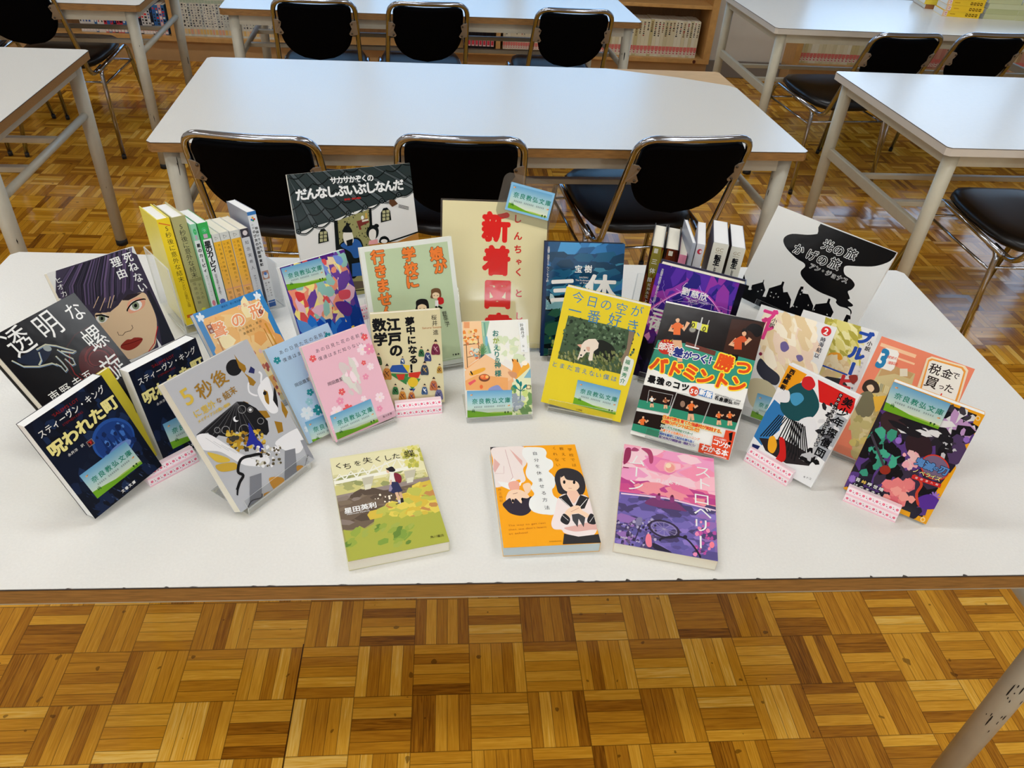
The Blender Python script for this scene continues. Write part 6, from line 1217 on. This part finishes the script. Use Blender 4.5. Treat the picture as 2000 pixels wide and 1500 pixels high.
# blocks wrapped in pink flower paper: front face low, upper face sloping up to the book
def washi(p0, p1, key, label, L=.070):
    a, b = W(*p0, .7), W(*p1, .7); u = (b-a).normalized(); v = Vector((-u.y, u.x, 0)); c = (a+b)/2+v*.0012
    M = Matrix(((u.x, v.x, 0, c.x), (u.y, v.y, 0, c.y), (0, 0, 1, .7), (0, 0, 0, 1))); t = empty('flowered_block', label=label, cat='book support', group='book supports wrapped in pink flower paper'); t.matrix_world = M
    prof = [(0, 0), (.003, .0115), (.011, .020), (.018, .019), (.018, 0)]; bm = bmesh.new(); r = [[bm.verts.new((s*L/2, y, z)) for y, z in prof] for s in (-1, 1)]
    bm.faces.new(r[0]); bm.faces.new(r[1][::-1])
    for i in range(5): bm.faces.new((r[0][i], r[1][i], r[1][(i+1) % 5], r[0][(i+1) % 5]))
    bmesh.ops.recalc_face_normals(bm, faces=bm.faces); link('paper_block', bm, mat('pink_paper', (246, 224, 230), .45), t)
    for (y0, z0), (y1, z1) in zip(prof[:2], prof[1:3]):
        d = Vector((0, y1-y0, z1-z0)); h = d.length; d.normalize(); n = Vector((1, 0, 0)).cross(d)
        Mf = M @ Matrix(((1, d.x, n.x, 0), (0, d.y, n.y, y0), (0, d.z, n.z, z0), (0, 0, 0, 1)))
        ob = empty('flower_print'); ob.parent = t; ob.matrix_basis = M.inverted() @ Mf
        f = Face(ob, Mf, L, h, ink=INK_MATT, name='flower_pattern'); f.full((248, 232, 236)); f.rect(0, .84, 1, 1, (244, 196, 208)); f.rect(0, 0, 1, .08, (244, 200, 212)); k = L/h; rnd = random.Random(int(a.x*1000))
        for i in range(8):
            x = .06+i*.127; f.ell(x, .46, .026, .026*k, (226, 70, 110), 6, a0=.3*i); f.ell(x, .46, .012, .012*k, (244, 150, 170), 6)
            f.ell(x+.062, .55, .013, .013*k, (196, 90, 130), 5); f.ell(x+.05, .34, .009, .009*k, (140, 170, 130), 4); f.ell(x-.035, .70, .008, .008*k, (110, 120, 180), 4)
        r_ = f.build()
        for q in r_.values(): q.parent = t; q.matrix_basis = ob.matrix_basis.copy()
        bpy.data.objects.remove(ob)
washi((1451, 900), (1534, 951), 'bi', 'pink flowered block in front of the paperback with red and blue fields')
washi((1645, 979), (1747, 1022), 'kime', 'pink flowered block in front of the orange edged novel, rightmost')
washi((301, 950), (385, 905), 'lot1', 'pink flowered block at the foot of the half hidden dark blue paperback')
washi((775, 817), (863, 808), 'edo', 'pink flowered block in front of the cream Edo paperback')
washi((655, 644), (722, 622), 'sakasa', 'pink flowered block below the roof tile picture book, mostly hidden', L=.075)

# ------------------------------------------------------------ bookshelves along the back wall
SY = 5.235                                 # front edge of the shelves
def PX(px, py, y=SY): d = ray(px, py); q = CAM+d*((y-CAM.y)/d.y); return q
def shelf(x0, x1, divs, label):
    t = empty('bookshelf', (0, 0, 0), 0, label, 'bookshelf')
    box_part('plinth', (x0, x1, SY+.035, SY+.20, 0, .124), M_KICK, t)
    box_part('bottom_board', (x0+.001, x1-.001, SY, SY+.24, .125, .153), M_PINE, t, .002)
    box_part('shelf_board', (x0+.001, x1-.001, SY+.005, SY+.24, .455, .477), M_PINE, t, .002)
    box_part('top_board', (x0-.001, x1+.001, SY-.005, SY+.24, .83, .855), M_PINE, t, .002)
    box_part('back_panel', (x0+.002, x1-.002, SY+.24, SY+.25, .125, .855), M_PINE_D, t)
    for i, d in enumerate(divs): box_part('upright', (d-.014, d+.014, SY+.001, SY+.24, .153, .83), M_PINE, t, .001)
    box_part('side_panel', (x1-.045, x1, SY-.003, SY+.239, .124, .829), M_PINE, t, .002); box_part('side_panel', (x0, x0+.04, SY-.003, SY+.239, .124, .829), M_PINE, t, .002)
    bm = bmesh.new(); tube(bm, [(x1-.10, SY-.0015, .138), (x1-.10, SY+.001, .138)], .011, 12); link('knot', bm, mat('wood_knot', (90, 40, 24), .5), t) if x1 < 2 else bm.free()
WALLS_ = [(SH[0][1]-.046, SH[1][0]+.042)]
D_ = [PX(338, 60).x, PX(545, 60).x, PX(973, 85).x]
shelf(SH[0][0], 1.735, [D_[0]-1.0, D_[0], D_[1]+.15, D_[2]], 'long pine bookshelf along the back wall, left of the cream pillar')
shelf(SH[1][0], SH[1][1], [3.55, 4.5], 'pine bookshelf along the back wall, right of the cream pillar')
def shelf_book(x, th, h, dep, c, style, label, group, lean=0):
    bm = bmesh.new(); lay = bm.loops.layers.float_color.new('ink')
    def b(x0, x1, y0, y1, z0, z1, cc):
        n = len(bm.faces); box(bm, x0, x1, y0, y1, z0, z1); bm.faces.ensure_lookup_table()
        for fc in bm.faces[n:]:
            for l in fc.loops: l[lay] = (*lin(cc), 1)
    b(-th/2, th/2, 0, dep, 0, h, c); b(-th/2+.001, th/2-.001, .002, dep, h, h+.0004, (232, 226, 208)); rnd = random.Random(int(x*9973)); e = .0006
    ink = (40, 38, 36) if sum(c) > 330 else (220, 214, 200)
    if style == 'cream':
        for k in range(rnd.randint(5, 8)): z = h*.95-k*h*.05-rnd.uniform(0, .012)*h; w = th*rnd.uniform(.14, .26); b(-w, w, -e, 0, z-h*.03, z, rnd.choice([ink, (120, 90, 60)]) if rnd.random() < .9 else (160, 50, 40))
        b(-th*.46, th*.46, -e, 0, h*.18, h*.29, (222, 120, 112)); b(-th*.4, th*.4, -e*1.2, 0, h*.06, h*.18, (236, 214, 204)); b(-th*.3, th*.3, -e*1.6, 0, h*.15, h*.175, (206, 70, 70)); b(-th*.2, th*.2, -e*1.6, 0, h*.09, h*.12, (190, 80, 80))
    elif style == 'mono':
        for k in range(9): z = h*.88-k*h*.07-rnd.uniform(0, .03)*h; w = th*rnd.uniform(.12, .3); q = rnd.uniform(-.12, .12)*th; b(q-w, q+w, -e, 0, z-h*rnd.uniform(.02, .05), z, rnd.choice([(70, 70, 74), (120, 126, 136), (170, 170, 168), (96, 100, 116), (40, 40, 44)]))
        b(-th*.45, th*.45, -e, 0, h*.90, h*.99, (176, 190, 168)); b(-th*.42, th*.42, -e, 0, h*.06, h*.2, rnd.choice([(226, 190, 120), (230, 200, 150), (226, 170, 140)]))
    elif style == 'mix':
        for k in range(6): z = h*.9-k*h*.1; w = th*rnd.uniform(.15, .4); b(-w, w, -e, 0, z-h*.06, z, rnd.choice([(30, 30, 34), (214, 60, 60), (50, 90, 170), (230, 230, 230), (60, 60, 66)]))
        b(-th*.44, th*.44, -e, 0, h*.03, h*.17, (238, 226, 220)); b(-th*.4, th*.4, -e*1.4, 0, h*.12, h*.16, (220, 90, 84))
    elif style == 'black':
        for k in range(3): z = h*.9-k*h*.08; b(-th*.2, th*.2, -e, 0, z-h*.05, z, (200, 190, 170))
        b(-th*.4, th*.4, -e, 0, h*.08, h*.30, (232, 190, 190)); b(-th*.3, th*.3, -e*1.5, 0, h*.12, h*.25, (206, 60, 76))
    o = link('book', bm, INK_MATT); o.location = (x, SY+.03, .1535); o.rotation_euler = (0, lean, 0); tag(o, label, 'book', group)
def fill(px0, px1, py, th, h, pal, style, label, group, seed, jit=.1, hj=.03, yoff=.03):
    rnd = random.Random(seed); x, x1 = PX(px0, py, SY+yoff).x, PX(px1, py, SY+yoff).x
    while x+th*.8 < x1:
        t = th*rnd.uniform(1-jit, 1+jit)
        hit = [(d-.0145, d+.0145) for d in (D_[0]-1.0, D_[0], D_[1]+.15, D_[2], 3.55, 4.5) if x < d+.0145 and x+t > d-.0145] + [w for w in WALLS_ if x < w[1] and x+t > w[0]]
        if hit: x = hit[0][1]; continue
        shelf_book(x+t/2, t-.0008, h*rnd.uniform(1-hj, 1), .145, rnd.choice(pal), style, label, group); x += t
CR_ = [(222, 212, 178), (228, 220, 190), (214, 204, 166), (232, 226, 204), (204, 190, 140)]
fill(160, 330, 60, .0185, .175, [(232, 228, 222), (226, 222, 218), (40, 44, 60), (206, 60, 80), (226, 170, 170), (60, 110, 170), (214, 214, 214)], 'mix', 'small comic with a mixed colour spine in the far left shelf bay', 'comics in the far left shelf bay', 1)
fill(349, 540, 60, .0185, .215, [(222, 220, 206), (226, 224, 212), (214, 212, 200), (200, 204, 196)], 'mono', 'white spined comic with black lettering in the shelf bay right of the first divider', 'white spined comics in the second shelf bay', 2, hj=.015)
fill(905, 966, 85, .0245, .20, [(26, 22, 26), (30, 26, 30)], 'black', 'black spined volume with a pink label, in the row left of the middle divider', 'black volumes by the middle divider', 3, hj=.01)
fill(982, 1185, 85, .0165, .175, [(226, 218, 196), (220, 208, 180)], 'cream', 'small cream book with a red label, right of the middle divider', 'small cream books by the middle divider', 4)
fill(1185, 1362, 100, .0235, .225, CR_, 'cream', 'tall cream spined volume with a red label, in the bay left of the pillar', 'cream volumes left of the pillar', 5, hj=.02)
fill(1549, 1697, 115, .0245, .225, CR_, 'cream', 'tall cream spined volume with a red label, in the bay right of the pillar', 'cream volumes right of the pillar', 6, hj=.02)
fill(1790, 2010, 125, .0255, .215, [(196, 130, 116), (206, 150, 130), (186, 150, 110), (210, 190, 150)], 'cream', 'reddish spined volume in the right shelf, seen between the chair backs', 'reddish volumes in the right shelf', 7, hj=.02)

# ------------------------------------------------------------ book stacks on the far right table
def pile(px, py, n, th, L, Wd, yaw, pal, label, group, seed, ptitle=True, z0=.7):
    rnd = random.Random(seed); a = W(px, py, z0); u = Vector((math.cos(yaw), math.sin(yaw), 0)); v = Vector((-u.y, u.x, 0))
    for k in range(n):
        z = z0+k*th; j = rnd.uniform(-.006, .006); c = a+u*(L/2+j)+v*rnd.uniform(0, .004)
        # lying book, spine towards us: x along the spine, y up through the pages, z out of the spine
        M = Matrix(((u.x, 0, -v.x, c.x), (u.y, 0, -v.y, c.y), (0, 1, 0, z+.0002), (0, 0, 0, 1)))
        col_ = pal[k % len(pal)]; t = empty('book', label=label[k] if isinstance(label, list) else label, cat='book', group=group); t.matrix_world = M
        bm = bmesh.new(); box(bm, -L/2+.001, L/2-.001, .001, th-.0014, -Wd+.001, -.001); link('page_block', bm, M_PAGEW, t)
        bm = bmesh.new(); box(bm, -L/2, L/2, 0, .0007, -Wd, 0); box(bm, -L/2, L/2, th-.0012, th-.0005, -Wd, 0); box(bm, -L/2, L/2, .0007, th-.0012, -.0008, 0); link('cover', bm, mat('cover_stock', col_, .4), t)
        if ptitle:
            f = Face(t, M, L, th-.0005, ink=INK_MATT, name='spine_label'); f.rect(.0, .02, .13, .98, (236, 196, 160)); f.rect(.05, .15, .125, .85, (240, 232, 226)); f.rect(.06, .3, .115, .42, (206, 50, 50)); f.rect(.06, .6, .115, .7, (206, 50, 50))
            for i in range(4): f.rect(.62+i*.085, .25, .68+i*.085, .75, (96, 60, 20)); f.rect(.635+i*.085, .38, .665+i*.085, .6, col_)
            f.rect(.2, .45, .34, .55, (190, 130, 20)); f.build()
YP = [(244, 204, 24), (246, 200, 20), (240, 196, 24)]
pile(1841, 31.5, 5, .0265, .185, .13, R(-9), YP, ['yellow spined book, bottom of the yellow stack on the far right table', 'yellow spined book, second from the bottom of the yellow stack', 'yellow spined book, third from the bottom of the yellow stack', 'yellow spined book, fourth from the bottom of the yellow stack', 'yellow spined book, top of the yellow stack above the photo edge'], 'yellow books stacked on the far right table', 1)
pile(1804, 17, 3, .022, .09, .19, R(-9), [(160, 100, 50), (236, 206, 60), (226, 190, 60)], ['brown spined book lying left of the yellow stack', 'yellow edged book lying on the brown spined one', 'yellow edged book on top of the small stack'], 'books beside the yellow stack', 2, False)
GP = [(206, 208, 160), (196, 200, 146), (212, 214, 170)]
pile(1921, 37, 4, .024, .175, .13, R(-1), GP, ['pale green book, bottom of the stack right of the yellow one', 'pale green book, second in the stack right of the yellow one', 'pale green book, third in the stack right of the yellow one', 'pale green book, top of the stack right of the yellow one'], 'pale green books stacked on the far right table', 3, False)
pile(1983, 40.5, 4, .024, .175, .13, R(-1), GP, ['pale green book, bottom of the stack at the top right photo corner', 'pale green book, second in the stack at the top right photo corner', 'pale green book, third in the stack at the top right photo corner', 'pale green book, top of the stack at the top right photo corner'], 'pale green books in the corner stack', 4, False)
